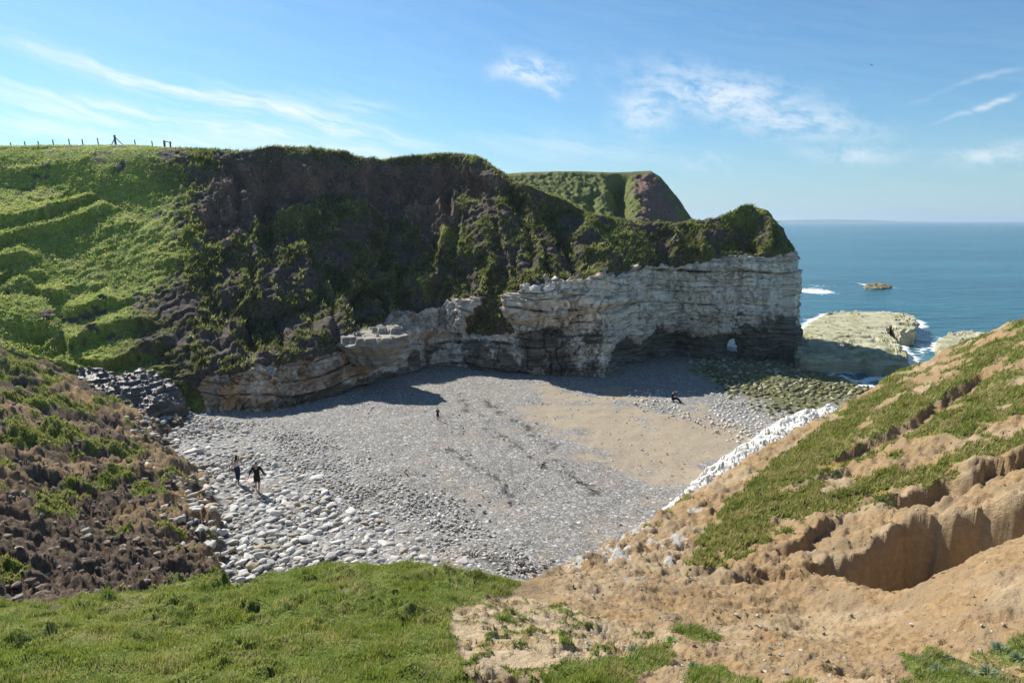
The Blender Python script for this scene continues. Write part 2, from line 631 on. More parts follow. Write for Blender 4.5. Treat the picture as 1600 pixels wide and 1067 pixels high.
def mat_stone(name, use_attr):
    m, g, b, out = material(name)
    tc = g.node('ShaderNodeTexCoord').outputs['Object']
    p = wpos(g)
    n2 = g.noise(p, 6.0, 6, 0.65)
    if use_attr:
        base = g.attr('tint')
    else:
        n = g.node('ShaderNodeObjectInfo')
        base = n.outputs['Color']
    col = g.mix(g.ss(n2, 0.42, 0.72), base, g.mix(0.45, base, (0.22, 0.19, 0.15)))
    col = g.mix(1.0, col, (0.88, 0.87, 0.85), 'MULTIPLY')
    g.put(b.inputs['Base Color'], col)
    b.inputs['Roughness'].default_value = 0.85
    bn = bump(g, g.noise(p, 14.0, 5, 0.65), 0.5, 0.03)
    g.put(b.inputs['Normal'], bn)
    return m


def mat_rock(name, dark, mid, light, moss=None, rough=0.85, zband=5.0):
    m, g, b, out = material(name)
    p = wpos(g)
    x, y, z = g.sep(p)
    bed = g.noise(g.comb(g.m('MULTIPLY', x, 0.4), g.m('MULTIPLY', y, 0.4), g.m('MULTIPLY', z, zband)), 1.0, 5, 0.65)
    n2 = g.noise(p, 2.4, 6, 0.68)
    col = g.ramp(bed, [(0.28, dark), (0.5, mid), (0.72, light)])
    col = g.mix(g.ss(n2, 0.48, 0.7), col, mid)
    if moss:
        up = g.sep(g.node('ShaderNodeNewGeometry').outputs['Normal'])[2]
        mm = g.m('MULTIPLY', g.ss(g.noise(p, 0.5, 5, 0.6), 0.48, 0.62), g.ss(up, 0.3, 0.8))
        col = g.mix(g.m('MULTIPLY', mm, 0.75), col, moss)
    g.put(b.inputs['Base Color'], col)
    b.inputs['Roughness'].default_value = rough
    bn = bump(g, n2, 0.7, 0.15)
    bn = bump(g, g.noise(p, 9.0, 5, 0.7), 0.6, 0.05, bn)
    g.put(b.inputs['Normal'], bn)
    return m


def mat_leaf(name, attr=True, trans=0.45):
    m, g, b, out = material(name)
    base = g.attr('tint')
    g.put(b.inputs['Base Color'], base)
    b.inputs['Roughness'].default_value = 0.7
    b.inputs['Specular IOR Level'].default_value = 0.2
    tr = g.node('ShaderNodeBsdfTranslucent')
    g.put(tr.inputs[0], g.mix(0.4, base, (0.25, 0.33, 0.05)))
    ms = g.node('ShaderNodeMixShader')
    ms.inputs[0].default_value = trans
    g.t.links.new(b.outputs[0], ms.inputs[1])
    g.t.links.new(tr.outputs[0], ms.inputs[2])
    g.t.links.new(ms.outputs[0], out.inputs[0])
    return m


def mat_plain(name, colr, rough=0.8, n=0.15, scale=20):
    m, g, b, out = material(name)
    p = g.node('ShaderNodeTexCoord').outputs['Object']
    c2 = [c * (1 - 2 * n) for c in colr]
    g.put(b.inputs['Base Color'], g.mix(g.noise(p, scale, 4, 0.6), colr, c2))
    b.inputs['Roughness'].default_value = rough
    return m


def mat_sea():
    m, g, b, out = material('sea_water')
    p = wpos(g)
    x, y, z = g.sep(p)
    n_big = g.noise(g.comb(g.m('MULTIPLY', x, 0.006), g.m('MULTIPLY', y, 0.02), 0), 1.0, 4, 0.6)
    near = g.ss(y, 150.0, 60.0)
    n_st = g.noise(g.comb(g.m('MULTIPLY', x, 0.05), g.m('MULTIPLY', y, 0.22), 2.0), 1.0, 5, 0.7)
    deep = g.mix(g.ss(g.m('ADD', g.m('MULTIPLY', n_big, 0.5), g.m('MULTIPLY', n_st, 0.5)), 0.36, 0.64), (0.014, 0.085, 0.13), (0.036, 0.15, 0.195))
    deep = g.mix(g.m('MULTIPLY', near, 0.5), deep, (0.05, 0.14, 0.15))
    foam = g.attr('foam', 2)
    fn = g.noise(p, 0.9, 7, 0.7)
    fm = g.ss(g.m('ADD', g.m('MULTIPLY', foam, 1.15), g.m('MULTIPLY', g.m('SUBTRACT', fn, 0.5), 1.6)), 0.45, 0.72)
    fm = g.m('MULTIPLY', fm, g.ss(foam, 0.02, 0.25))
    col = g.mix(fm, deep, (0.75, 0.78, 0.79))
    g.put(b.inputs['Base Color'], col)
    g.put(b.inputs['Roughness'], g.m('ADD', 0.22, g.m('MULTIPLY', fm, 0.5)))
    b.inputs['IOR'].default_value = 1.33
    b.inputs['Specular IOR Level'].default_value = 0.28
    w1 = g.noise(g.comb(g.m('MULTIPLY', x, 0.16), g.m('MULTIPLY', y, 0.30), 0), 1.0, 6, 0.62, 0.4)
    w2 = g.noise(g.comb(g.m('MULTIPLY', x, 0.8), g.m('MULTIPLY', y, 1.3), 4.0), 1.0, 5, 0.65)
    bn = bump(g, w1, 0.9, 1.0)
    bn = bump(g, w2, 0.6, 0.25, bn)
    g.put(b.inputs['Normal'], bn)
    return m


M_CLIFF, M_NEAR, M_BEACH = mat_cliff(), mat_near(), mat_beach()
M_STONE, M_COBBLE = mat_stone('boulder_chalk', False), mat_stone('cobble_chalk', True)
M_LEAF = mat_leaf('grass_blades')

# ================================================================== THE SETTING
# ------------------------------------------------------------------ sea
def build_sea():
    ys = np.concatenate([np.linspace(30, 140, 150), np.geomspace(142, 40000, 70)])
    us = np.concatenate([-np.geomspace(40000, 60, 30), np.linspace(-50, 140, 200), np.geomspace(150, 40000, 40)])
    X, Y = np.meshgrid(us, ys)
    P = np.stack([X, Y, np.zeros_like(X)], -1)
    amp = sstep(Y, 30, 60) * (1 - sstep(Y, 1500, 4000))
    P[..., 2] = amp * 0.10 * fbm(np.stack([X * 0.14, Y * 0.3, X * 0], -1), 3, 5)
    px, py = proj(P)
    foam = np.zeros_like(X)
    d = np.stack([X * 0.25, Y * 0.25, X * 0], -1)
    wob = fbm(d, 4, 9)
    depth = -beach_z(X, Y)
    foam = np.maximum(foam, 0.75 * np.exp(-((depth - 0.05) / 0.22) ** 2) * (Y < 95))
    for (cx, cy, rx, ry, a) in [(1272, 457, 32, 5, 1.0), (1285, 446, 45, 6, 0.45), (1345, 451, 22, 3, 0.7), (1330, 578, 60, 9, 0.7),
                                (1370, 592, 40, 6, 0.75), (1265, 575, 40, 8, 0.65), (1500, 548, 60, 9, 0.6), (1440, 530, 30, 7, 0.45),
                                (1190, 566, 60, 6, 0.7), (1120, 562, 40, 6, 0.7), (1340, 570, 70, 12, 0.75), (1260, 520, 14, 30, 0.6), (1440, 545, 14, 25, 0.55)]:
        foam = np.maximum(foam, a * np.exp(-((px - cx) / rx) ** 2 - ((py - cy) / ry) ** 2))
    for pts in ([(1236, 540), (1262, 505), (1292, 489), (1345, 486), (1398, 487), (1434, 500), (1432, 520), (1400, 530), (1424, 566), (1420, 574), (1330, 566), (1250, 560)], [(1348, 449), (1372, 443), (1394, 449), (1372, 452)], [(1462, 540), (1480, 525), (1545, 524), (1560, 545), (1500, 560)]):
        a = np.array(pts, float)
        W = atz(a[:, 0], a[:, 1], 0.3)[:, :2]
        dd, _ = line_dist(X, Y, np.vstack([W, W[:1]]))
        foam = np.maximum(foam, 0.72 * np.exp(-(dd / 1.7) ** 2))
    foam = np.clip(foam + 0.15 * wob * (foam > 0.05), 0, 1)
    me = np_mesh('sea', P.reshape(-1, 3), grid_quads(*X.shape), True)
    at_ = me.attributes.new('foam', 'FLOAT', 'POINT')
    at_.data.foreach_set('value', foam.ravel().astype(np.float32))
    tag(link('sea', me, mat_sea()), 'blue rippled sea reaching out to the horizon', kind='structure')


build_sea()


# ------------------------------------------------------------------ beach
SAND = [(800, 640), (850, 612), (960, 618), (1060, 640), (1160, 650), (1200, 672), (1195, 690), (1120, 735), (1060, 770), (985, 742), (900, 690), (840, 665)]
BOULDERS_GREEN = [(1085, 574), (1150, 566), (1300, 572), (1400, 592), (1360, 625), (1250, 655), (1205, 642), (1130, 605)]


def build_beach():
    th = np.linspace(-0.95, 0.85, 420)
    rr = np.geomspace(14, 120, 300)
    T, RR = np.meshgrid(th, rr)
    X, Y = RR * np.sin(T), RR * np.cos(T)
    Z = beach_z(X, Y)
    q = np.stack([X, Y, X * 0], -1)
    Z = Z + 0.16 * fbm(q * 0.16, 3, 21) + 0.06 * fbm(q * 0.9, 3, 22)
    px, py = proj(np.stack([X, Y, Z], -1))
    wob = fbm(q * 0.35, 4, 31)
    sand = sstep(poly_dist(px, py, SAND) + wob * 45, -40, 45)
    sand = np.maximum(sand, 0.3 * sstep(poly_dist(px, py, [(640, 600), (700, 575), (840, 600), (820, 640), (700, 650)]) + wob * 25, -25, 25))
    f1, f2, cid = worley(q * 1.6, 41, True)
    Z = Z + (1 - sand) * 0.05 * sstep(f1, 0.7, 0.1)
    # drift lines of broken weed
    weed = np.zeros_like(X)
    for pts in ([(690, 595), (735, 640), (790, 690), (830, 715)], [(755, 625), (800, 655), (850, 690), (880, 735)], [(560, 790), (600, 750), (640, 740)],
                [(700, 700), (770, 745), (800, 790)], [(740, 865), (800, 880), (830, 890)], [(885, 735), (925, 770)]):
        W = on_beach(np.array([p[0] for p in pts]), np.array([p[1] for p in pts]))
        d, _ = line_dist(X + wob * 0.8, Y + fbm(q * 0.5 + 7, 3, 33) * 0.8, W[:, :2])
        weed = np.maximum(weed, sstep(np.abs(d), 0.45, 0.05) * sstep(fbm(q * 1.2, 3, 35), 0.0, 0.25))
    green = sstep(poly_dist(px, py, BOULDERS_GREEN) + wob * 18, -8, 20)
    me = np_mesh('beach', np.stack([X, Y, Z], -1).reshape(-1, 3), grid_quads(*X.shape), True,
                 {'mask': np.stack([sand, weed, green], -1).reshape(-1, 3)})
    tag(link('beach', me, M_BEACH), 'grey shingle beach with a patch of tan sand', kind='structure')


build_beach()


# ------------------------------------------------------------------ the main cliff: hill, bowl and headland in one loft
#   each column: foot, chalk top, slope points, ridge as (px, py, metres behind the foot)
def B(px, py, z=None):
    return (on_beach(px, py) if z is None else atz(px, py, z))[1]


COLS = [
    # px key, foot(px,py,Y), rows (px,py,dY)...
    (-330, (-330, 470, 44), [(-335, 450, 2), (-335, 420, 6), (-340, 370, 13), (-345, 310, 22), (-350, 238, 31)]),
    (0, (0, 545, 48), [(0, 528, 2), (0, 480, 6), (0, 400, 13), (0, 310, 22), (0, 230, 32)]),
    (130, (130, 592, 50), [(125, 560, 2.2), (112, 500, 6), (110, 420, 12), (105, 320, 21), (100, 229, 31)]),
    (270, (275, 640, 49), [(255, 590, 2.2), (240, 520, 6), (228, 440, 12), (210, 330, 21), (200, 228, 32)]),
    (360, (350, 646, B(350, 646)), [(335, 583, 1.2), (325, 480, 9), (318, 380, 17), (325, 292, 25), (315, 235, 31)]),
    (470, (465, 633, B(465, 633)), [(450, 563, 1.2), (432, 480, 9), (428, 385, 17.5), (415, 300, 24), (392, 237, 27)]),
    (560, (560, 607, B(560, 607)), [(552, 532, 2), (540, 455, 9.5), (535, 370, 17), (520, 295, 23), (490, 232, 26)]),
    (640, (640, 582, B(640, 582)), [(625, 492, 3.5), (620, 430, 9.5), (615, 355, 16.5), (610, 300, 21.5), (595, 250, 24)]),
    (700, (700, 572, B(700, 572)), [(700, 474, 3), (690, 420, 7.5), (690, 345, 13.5), (697, 292, 19), (690, 241, 21.5)]),
    (770, (770, 580, B(770, 580)), [(770, 463, 2.5), (768, 412, 6.5), (762, 342, 12.5), (752, 292, 17.5), (742, 245, 20.5)]),
    (850, (850, 589, B(850, 589)), [(842, 441, 1.8), (836, 402, 4.8), (822, 353, 10), (806, 318, 14.5), (786, 273, 18.5)]),
    (950, (950, 592, B(950, 592)), [(915, 434, 2.8), (908, 404, 5.6), (892, 372, 9), (872, 345, 12), (850, 306, 16)]),
    (990, (990, 572, B(990, 572)), [(985, 425, 1.4), (980, 402, 3), (968, 382, 5), (952, 363, 7), (930, 336, 10)]),
    (1060, (1060, 561, B(1060, 561)), [(1060, 412, 1.3), (1056, 392, 2.8), (1048, 377, 4.4), (1040, 363, 6), (1028, 349, 8)]),
    (1130, (1130, 562, B(1130, 562)), [(1127, 403, 1.0), (1122, 384, 2.2), (1117, 368, 3.6), (1112, 356, 5), (1104, 344, 6.5)]),
    (1195, (1197, 566, B(1197, 566)), [(1192, 398, 1.0), (1184, 380, 2), (1178, 363, 3), (1173, 343, 4.2), (1168, 324, 5.5)]),
    (1240, (1238, 566, B(1238, 566)), [(1236, 394, 1.3), (1218, 374, 2.6), (1204, 357, 3.8), (1192, 343, 5), (1178, 326, 6.4)]),
]


def build_cliff():
    rows = []
    for key, (fx, fy, fY), rest in COLS:
        foot = at(fx, fy, fY)
        pts = [foot + np.array([0, -0.9, -3.0]), foot]
        for (qx, qy, dY) in rest:
            pts.append(at(qx, qy, fY + dY))
        ridge = pts[-1]
        head = sstep(np.array(key), 760, 1000)
        # behind the ridge: plateau on the left, a back face falling to the sea along the headland
        pts.append(ridge + np.array([0, 3.0, -0.35 - 0.8 * head]))
        pts.append(ridge + np.array([0, 9.0 + 10 * (1 - head), -0.8 - 6.0 * head]))
        zb = ridge[2] * (1 - head) + (-1.5) * head
        pts.append(np.array([ridge[0], ridge[1] + 13 + 60 * (1 - head), zb - 1.2 * (1 - head)]))
        rows.append(pts)
    # round the tip
    tip = rows[-1]
    for k, (ox, oy, fr) in enumerate([(1.3, 2.2, 0.94), (1.55, 5.5, 0.86), (-0.5, 10.5, 0.8)]):
        pts = []
        axis = tip[6]
        for j, p in enumerate(tip):
            w = [1, 1, 0.9, 0.68, 0.46, 0.22, 0.0, 0, 0, 0][j]
            q = p + np.array([ox * w, oy * w, 0])
            if j >= 7:
                q = p + np.array([0.25 * k * 0, 0.0, 0])
            pts.append(q)
        rows.append(pts)
    A = np.array(rows)                                    # columns, rows, 3
    ncol = len(A)
    keys = [c[0] for c in COLS] + [1262, 1290, 1330]
    NU, NV = 1000, 372
    # columns denser where the picture looks closest
    kk = np.concatenate([np.linspace(keys[0], -40, 30, endpoint=False), np.linspace(-40, 1240, NU - 90, endpoint=False), np.linspace(1240, keys[-1], 60)])
    flat = A.reshape(ncol, -1)
    U = pchip(keys, flat, kk).reshape(len(kk), A.shape[1], 3)
    vs = np.array([0, 0.04, 0.44, 0.56, 0.69, 0.82, 0.95, 0.965, 0.985, 1.0])
    vv = np.concatenate([np.linspace(0, 0.95, NV - 24, endpoint=False), np.linspace(0.95, 1, 24)])
    P = pchip(vs, U.transpose(1, 0, 2).reshape(len(vs), -1), vv).reshape(len(vv), len(kk), 3)
    V2, K2 = np.meshgrid(vv, kk, indexing='ij')
    N = -grid_normals(P)
    N *= np.where((N[..., 1] > 0.3) & (V2 < 0.93) & (K2 < 1230), -1, 1)[..., None]
    # smooth the normals so that displacement does not fold
    for _ in range(3):
        N[1:-1, 1:-1] = (N[1:-1, 1:-1] * 2 + N[:-2, 1:-1] + N[2:, 1:-1] + N[1:-1, :-2] + N[1:-1, 2:]) / 6
    N /= np.linalg.norm(N, axis=-1, keepdims=True) + 1e-9
    px, py = proj(P)
    q = P.copy()
    wl = fbm(q * 0.10, 3, 101)
    wm = fbm(q * 0.35, 4, 102)
    wf = fbm(q * 1.3, 4, 103)
    # ---- masks
    left = 1 - sstep(K2, 290, 345)                                       # grass hill without a rock foot
    chalk_edge = 0.44 + 0.03 * wm + 0.018 * wf + 0.015 * np.sin(K2 * 0.045)
    chalk = sstep(chalk_edge - V2, -0.012, 0.02) * (1 - left)
    chalk *= 1 - 0.85 * sstep(poly_dist(px, py, [(280, 500), (560, 500), (545, 545), (420, 566), (330, 585), (280, 640)]) + wm * 20, -12, 12)
    cone = sstep(poly_dist(px, py, [(766, 455), (788, 455), (802, 520), (762, 528), (728, 520)]) + wf * 6, -4, 6)
    chalk *= 1 - cone
    upper = sstep(V2, 0.44, 0.5)
    scarp_poly = [(352, 262), (420, 245), (545, 262), (640, 258), (705, 262), (755, 262), (790, 290), (760, 318), (700, 305), (715, 340), (690, 380),
                  (640, 350), (590, 330), (520, 305), (470, 320), (410, 345), (370, 385), (335, 380), (310, 330)]
    scarp = sstep(poly_dist(px, py, scarp_poly) + wm * 26 + wf * 10, -10, 14)
    grass = np.clip(0.63 + 0.9 * wm + 0.4 * wf, 0, 1) * (1 - chalk)
    grass *= 1 - 0.85 * scarp
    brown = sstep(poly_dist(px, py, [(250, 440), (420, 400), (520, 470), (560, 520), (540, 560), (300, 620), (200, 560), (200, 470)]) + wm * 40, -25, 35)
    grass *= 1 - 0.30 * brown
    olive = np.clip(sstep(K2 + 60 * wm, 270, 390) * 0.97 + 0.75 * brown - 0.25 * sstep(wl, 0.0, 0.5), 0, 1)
    grass = np.where(left > 0.5, np.clip(grass + 0.35 * (1 - brown), 0, 1), grass)
    grass = np.maximum(grass, sstep(V2, 0.90, 0.945) * (0.75 + 0.4 * wm) * (1 - 0.6 * scarp))
    for (cx, cy, rx, ry) in [(1160, 337, 34, 12), (700, 372, 14, 16), (130, 330, 120, 60), (70, 400, 110, 60)]:
        bl_ = np.exp(-((px - cx) / rx) ** 2 - ((py - cy) / ry) ** 2) * (1 - chalk)
        grass = np.maximum(grass, 1.1 * bl_)
        olive = olive * (1 - 0.8 * bl_)
    # ---- large relief: gullies and buttresses running down the slope, slumped steps on the hill
    keep = 1 - 0.85 * sstep(V2, 0.84, 0.95)                              # leave the skyline where it is
    slope = sstep(V2, 0.42, 0.52) * keep
    L = K2 / F * 62.0
    gul = 1 - np.abs(perlin(np.stack([L * 0.22 + 0.6 * wl, P[..., 2] * 0.035, P[..., 1] * 0.02], -1), 55)) * 2.2
    gul2 = 1 - np.abs(perlin(np.stack([L * 0.6 + 0.8 * wl, P[..., 2] * 0.09, P[..., 1] * 0.04], -1), 57)) * 2.2
    D = slope * (1 - left) * (2.0 * (gul - 0.55) + 0.8 * (gul2 - 0.5)) * sstep(K2, 330, 420)
    D += keep * (0.55 * wl * (1 - chalk))
    scr_top = scarp * (0.7 * (billow(q * np.array([0.45, 0.45, 0.10]), 4, 60) - 0.2) + 0.35 * billow(q * np.array([1.2, 1.2, 0.3]), 3, 61))
    D -= scr_top
    # slumped turf steps rising to the right
    zz = P[..., 2] - 0.42 * (P[..., 0] + 30) + 1.8 * wl + 0.7 * wm + 0.25 * wf
    saw = (zz / 2.7) % 1.0
    saw2 = (zz / 0.85 + 0.7 * wm) % 1.0
    ter = (sstep(saw, 0.0, 0.3) - saw) * (0.05 + 1.2 * sstep(fbm(q * np.array([0.10, 0.10, 0.22]) + 9, 3, 66), -0.12, 0.25))
    hill = np.clip(left + (1 - sstep(K2, 330, 480)) * 0.7, 0, 1) * sstep(V2, 0.1, 0.3) * (1 - sstep(V2, 0.80, 0.93))
    D += hill * (ter * 0.95 + (sstep(saw2, 0.0, 0.3) - saw2) * 0.30 * sstep(wl, -0.3, 0.2) + 0.12 * wm)
    # tussocks and clods
    f1, f2, cid = worley(q * np.array([1.35, 1.35, 1.9]) + 0.25 * wf[..., None], 71)
    veg = (1 - chalk) * (0.30 + 0.70 * keep)
    hillsm = (1 - 0.7 * left) * 1.35
    D += veg * hillsm * (0.34 * (0.55 - f1) + 0.22 * (cid - 0.5) * sstep(f2 - f1, 0.0, 0.25)) * (1 - 0.55 * scarp)
    D += veg * (1 - 0.6 * left) * 0.16 * wf
    D += veg * 0.08 * fbm(q * 3.6, 2, 104)
    # ---- chalk relief: beds, joints, fallen blocks
    bedz = P[..., 2] + 0.030 * L + 0.55 * wl + 0.16 * wm
    bedz = bedz + 0.55 * perlin(np.stack([bedz * 0.55, L * 0.02, L * 0], -1), 91) * 2
    th_ = 0.95
    bi = np.floor(bedz / th_)
    bf = bedz / th_ - bi
    hsh = (ihash(bi.astype(np.int64) + 40, bi.astype(np.int64) * 0, bi.astype(np.int64) * 0, 5) % np.uint32(997)) / 997.0
    c1, c2, hb = worley(np.stack([L * 0.55 + 0.5 * wm, bedz * 0.95, L * 0], -1) + 0.12 * wf[..., None], 92, True)
    d1, d2, hc = worley(np.stack([L * 1.5 + 0.3 * wf, bedz * 2.3, L * 0], -1), 93, True)
    show = sstep(fbm(np.stack([L * 0.2, bedz * 0.5, L * 0], -1), 3, 94), -0.25, 0.25)
    bedcrack = sstep(np.abs(bf - 0.5), 0.42, 0.49) * (0.25 + 0.75 * show)
    fiss = sstep(np.abs(perlin(np.stack([L * 0.33 + 0.5 * wm, P[..., 2] * 0.045, L * 0], -1), 95)), 0.045, 0.0) * sstep(wm, -0.25, 0.2)
    joint = sstep(c2 - c1, 0.07, 0.0) * (0.4 + 0.6 * (1 - show))
    fine = sstep(d2 - d1, 0.10, 0.0)
    crack = np.maximum(np.maximum(bedcrack, 0.8 * joint), fiss)
    crack_shade = np.clip(np.maximum(1.0 * crack * sstep(wf, -0.45, 0.1), 0.6 * fine * sstep(wf, -0.2, 0.2)), 0, 1)  # crack shade put into the colour on top of the relief
    big = billow(np.stack([L * 0.13, P[..., 2] * 0.05, L * 0], -1), 3, 90)
    Dc = 0.75 * (hsh - 0.5) + 0.60 * (hb - 0.5) + 0.22 * (hc - 0.5) - 0.38 * bedcrack - 0.26 * joint - 0.6 * fiss - 0.09 * fine + 0.65 * big + 0.30 * wm + 0.12 * wf
    # overhanging shelf where the upper beds stand over the lower ones
    shelf_py = np.interp(px, [560, 640, 780, 800, 900, 1000, 1010, 1260], [560, 532, 512, 506, 492, 470, 440, 432])
    Dc += 1.3 * sstep(py - shelf_py, 4, -4) * sstep(px, 560, 640) * (1 - sstep(px, 1000, 1060)) - 0.25
    # sea-cut notch and caves at the foot of the headland
    fz = P[..., 2] + 2.2 * wm + 0.8 * wf + 1.5 * wl
    foot = sstep(fz, 5.2, 2.4) * sstep(px, 930, 985)
    Dc -= 1.1 * foot * (0.85 + 1.3 * wm)
    for (cx, cy, rx, ry, a) in [(985, 545, 16, 24, 1.7), (1068, 535, 18, 22, 1.6), (1040, 540, 20, 14, 0.8), (1143, 545, 9, 30, 1.6), (885, 560, 25, 18, 0.5)]:
        Dc -= a * np.exp(-((px - cx) / rx) ** 2 - ((py - cy) / ry) ** 2)
    D = D * (1 - chalk) + Dc * chalk
    tipfade = 1 - 0.45 * sstep(K2, 1215, 1245)
    D *= tipfade
    D *= sstep(V2, -0.01, 0.03) * (1 - sstep(V2, 0.955, 0.98) * 0.6)
    P = P + N * D[..., None]
    # ---- ground colours, with some shade painted into the masks
    algae_shade = sstep(fz, 5.6, 2.9) * sstep(px, 925, 990) * (0.95)
    algae_shade = np.maximum(algae_shade, 0.84 * sstep(py - shelf_py, 0, 24) * sstep(px, 600, 660) * (1 - sstep(px, 925, 985)) * (0.8 + 0.9 * wm))
    algae_shade = np.maximum(algae_shade, 0.75 * sstep(poly_dist(px, py, [(360, 640), (560, 590), (640, 570), (650, 590), (470, 640)]) + wm * 8, -8, 8))
    algae_shade = np.maximum(algae_shade, 0.52 * (1 - sstep(px, 535, 600)) * (0.7 + 1.1 * wm))  # left face in shadow: its shade painted as dark tone, not growth
    algae_shade *= chalk
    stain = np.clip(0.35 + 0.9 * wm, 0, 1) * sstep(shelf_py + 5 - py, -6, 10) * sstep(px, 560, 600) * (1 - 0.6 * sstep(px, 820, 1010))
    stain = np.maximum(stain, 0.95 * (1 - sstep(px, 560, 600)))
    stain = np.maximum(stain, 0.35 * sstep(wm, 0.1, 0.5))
    earth = np.clip(scarp * (0.45 + 0.8 * sstep(wm, -0.2, 0.35)), 0, 1)
    # the arch through the headland
    qx, qy = proj(P)
    ARCH = np.array([(1134, 570), (1136, 550), (1141, 534), (1145, 532), (1149, 548), (1152, 570)], float)
    inside = poly_dist(qx, qy, ARCH) > -1.5
    inside &= (V2 < 0.30) | (V2 > 0.955)
    keepf = ~(inside[:-1, :-1] | inside[1:, 1:] | inside[:-1, 1:] | inside[1:, :-1])
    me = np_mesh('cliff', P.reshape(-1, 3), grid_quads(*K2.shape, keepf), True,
                 {'mask': np.stack([chalk, grass, algae_shade, olive], -1).reshape(-1, 4),
                  'mask2': np.stack([stain, crack_shade, earth], -1).reshape(-1, 3)})
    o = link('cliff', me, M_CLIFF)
    y0 = P[..., 1][inside & (V2 < 0.3)]
    y1 = P[..., 1][inside & (V2 > 0.955)]
    if len(y0) and len(y1):
        rows_ = []
        for f in np.linspace(0, 1, 30):
            Yt = (y0.min() - 0.2) * (1 - f) + (y1.max() + 1.0) * f
            grow = 1.5 * np.sin(f * 3.14)
            a = np.linspace(0, 1, 22)
            seg = np.stack([np.interp(a * (len(ARCH) - 1), np.arange(len(ARCH)), ARCH[:, i]) for i in (0, 1)], -1)
            cen = np.array([1143, 556.0])
            seg = cen + (seg - cen) * (1.12 + 0.25 * np.sin(f * 3.14))
            w3 = at(seg[:, 0], seg[:, 1], np.full(22, Yt))
            w3[:, 0] += 0.15 * fbm(w3 * 0.9, 3, 77)
            rows_.append(w3)
        link('sea_arch', np_mesh('sea_arch', np.array(rows_).reshape(-1, 3), grid_quads(30, 22), True), mat_rock('arch_chalk', (0.06, 0.055, 0.045), (0.16, 0.15, 0.12), (0.3, 0.28, 0.23), zband=3), o)
    tag(o, 'grassy hill and chalk headland closing the far side of the bay', kind='structure')
    return P, N, grass, chalk, V2, K2, px, py, olive


CL = build_cliff()


# ------------------------------------------------------------------ the near ground: mound, path, clay slope, landslip
CLIFF_EDGE = [(385, 909, 13.0), (440, 897, 13.7), (500, 886, 14.2), (600, 876, 15), (680, 888, 14.7), (740, 904, 14.4), (800, 911, 14.8), (860, 900, 17), (930, 868, 20), (1000, 832, 23.5), (1090, 772, 29), (1180, 710, 33.5), (1300, 645, 38.5), (1430, 570, 43), (1520, 530, 42.5), (1600, 498, 41), (1750, 440, 38)]


def catmull(n, m):
    """(n, m) matrix that resamples m evenly spaced values to n"""
    x = np.linspace(0, m - 1, n)
    k = np.clip(np.floor(x).astype(int), 0, m - 2)
    t = x - k
    W = np.zeros((n, m))
    for o, w in ((-1, -0.5 * t + t * t - 0.5 * t ** 3), (0, 1 - 2.5 * t * t + 1.5 * t ** 3), (1, 0.5 * t + 2 * t * t - 1.5 * t ** 3), (2, -0.5 * t * t + 0.5 * t ** 3)):
        np.add.at(W, (np.arange(n), np.clip(k + o, 0, m - 1)), w)
    return W


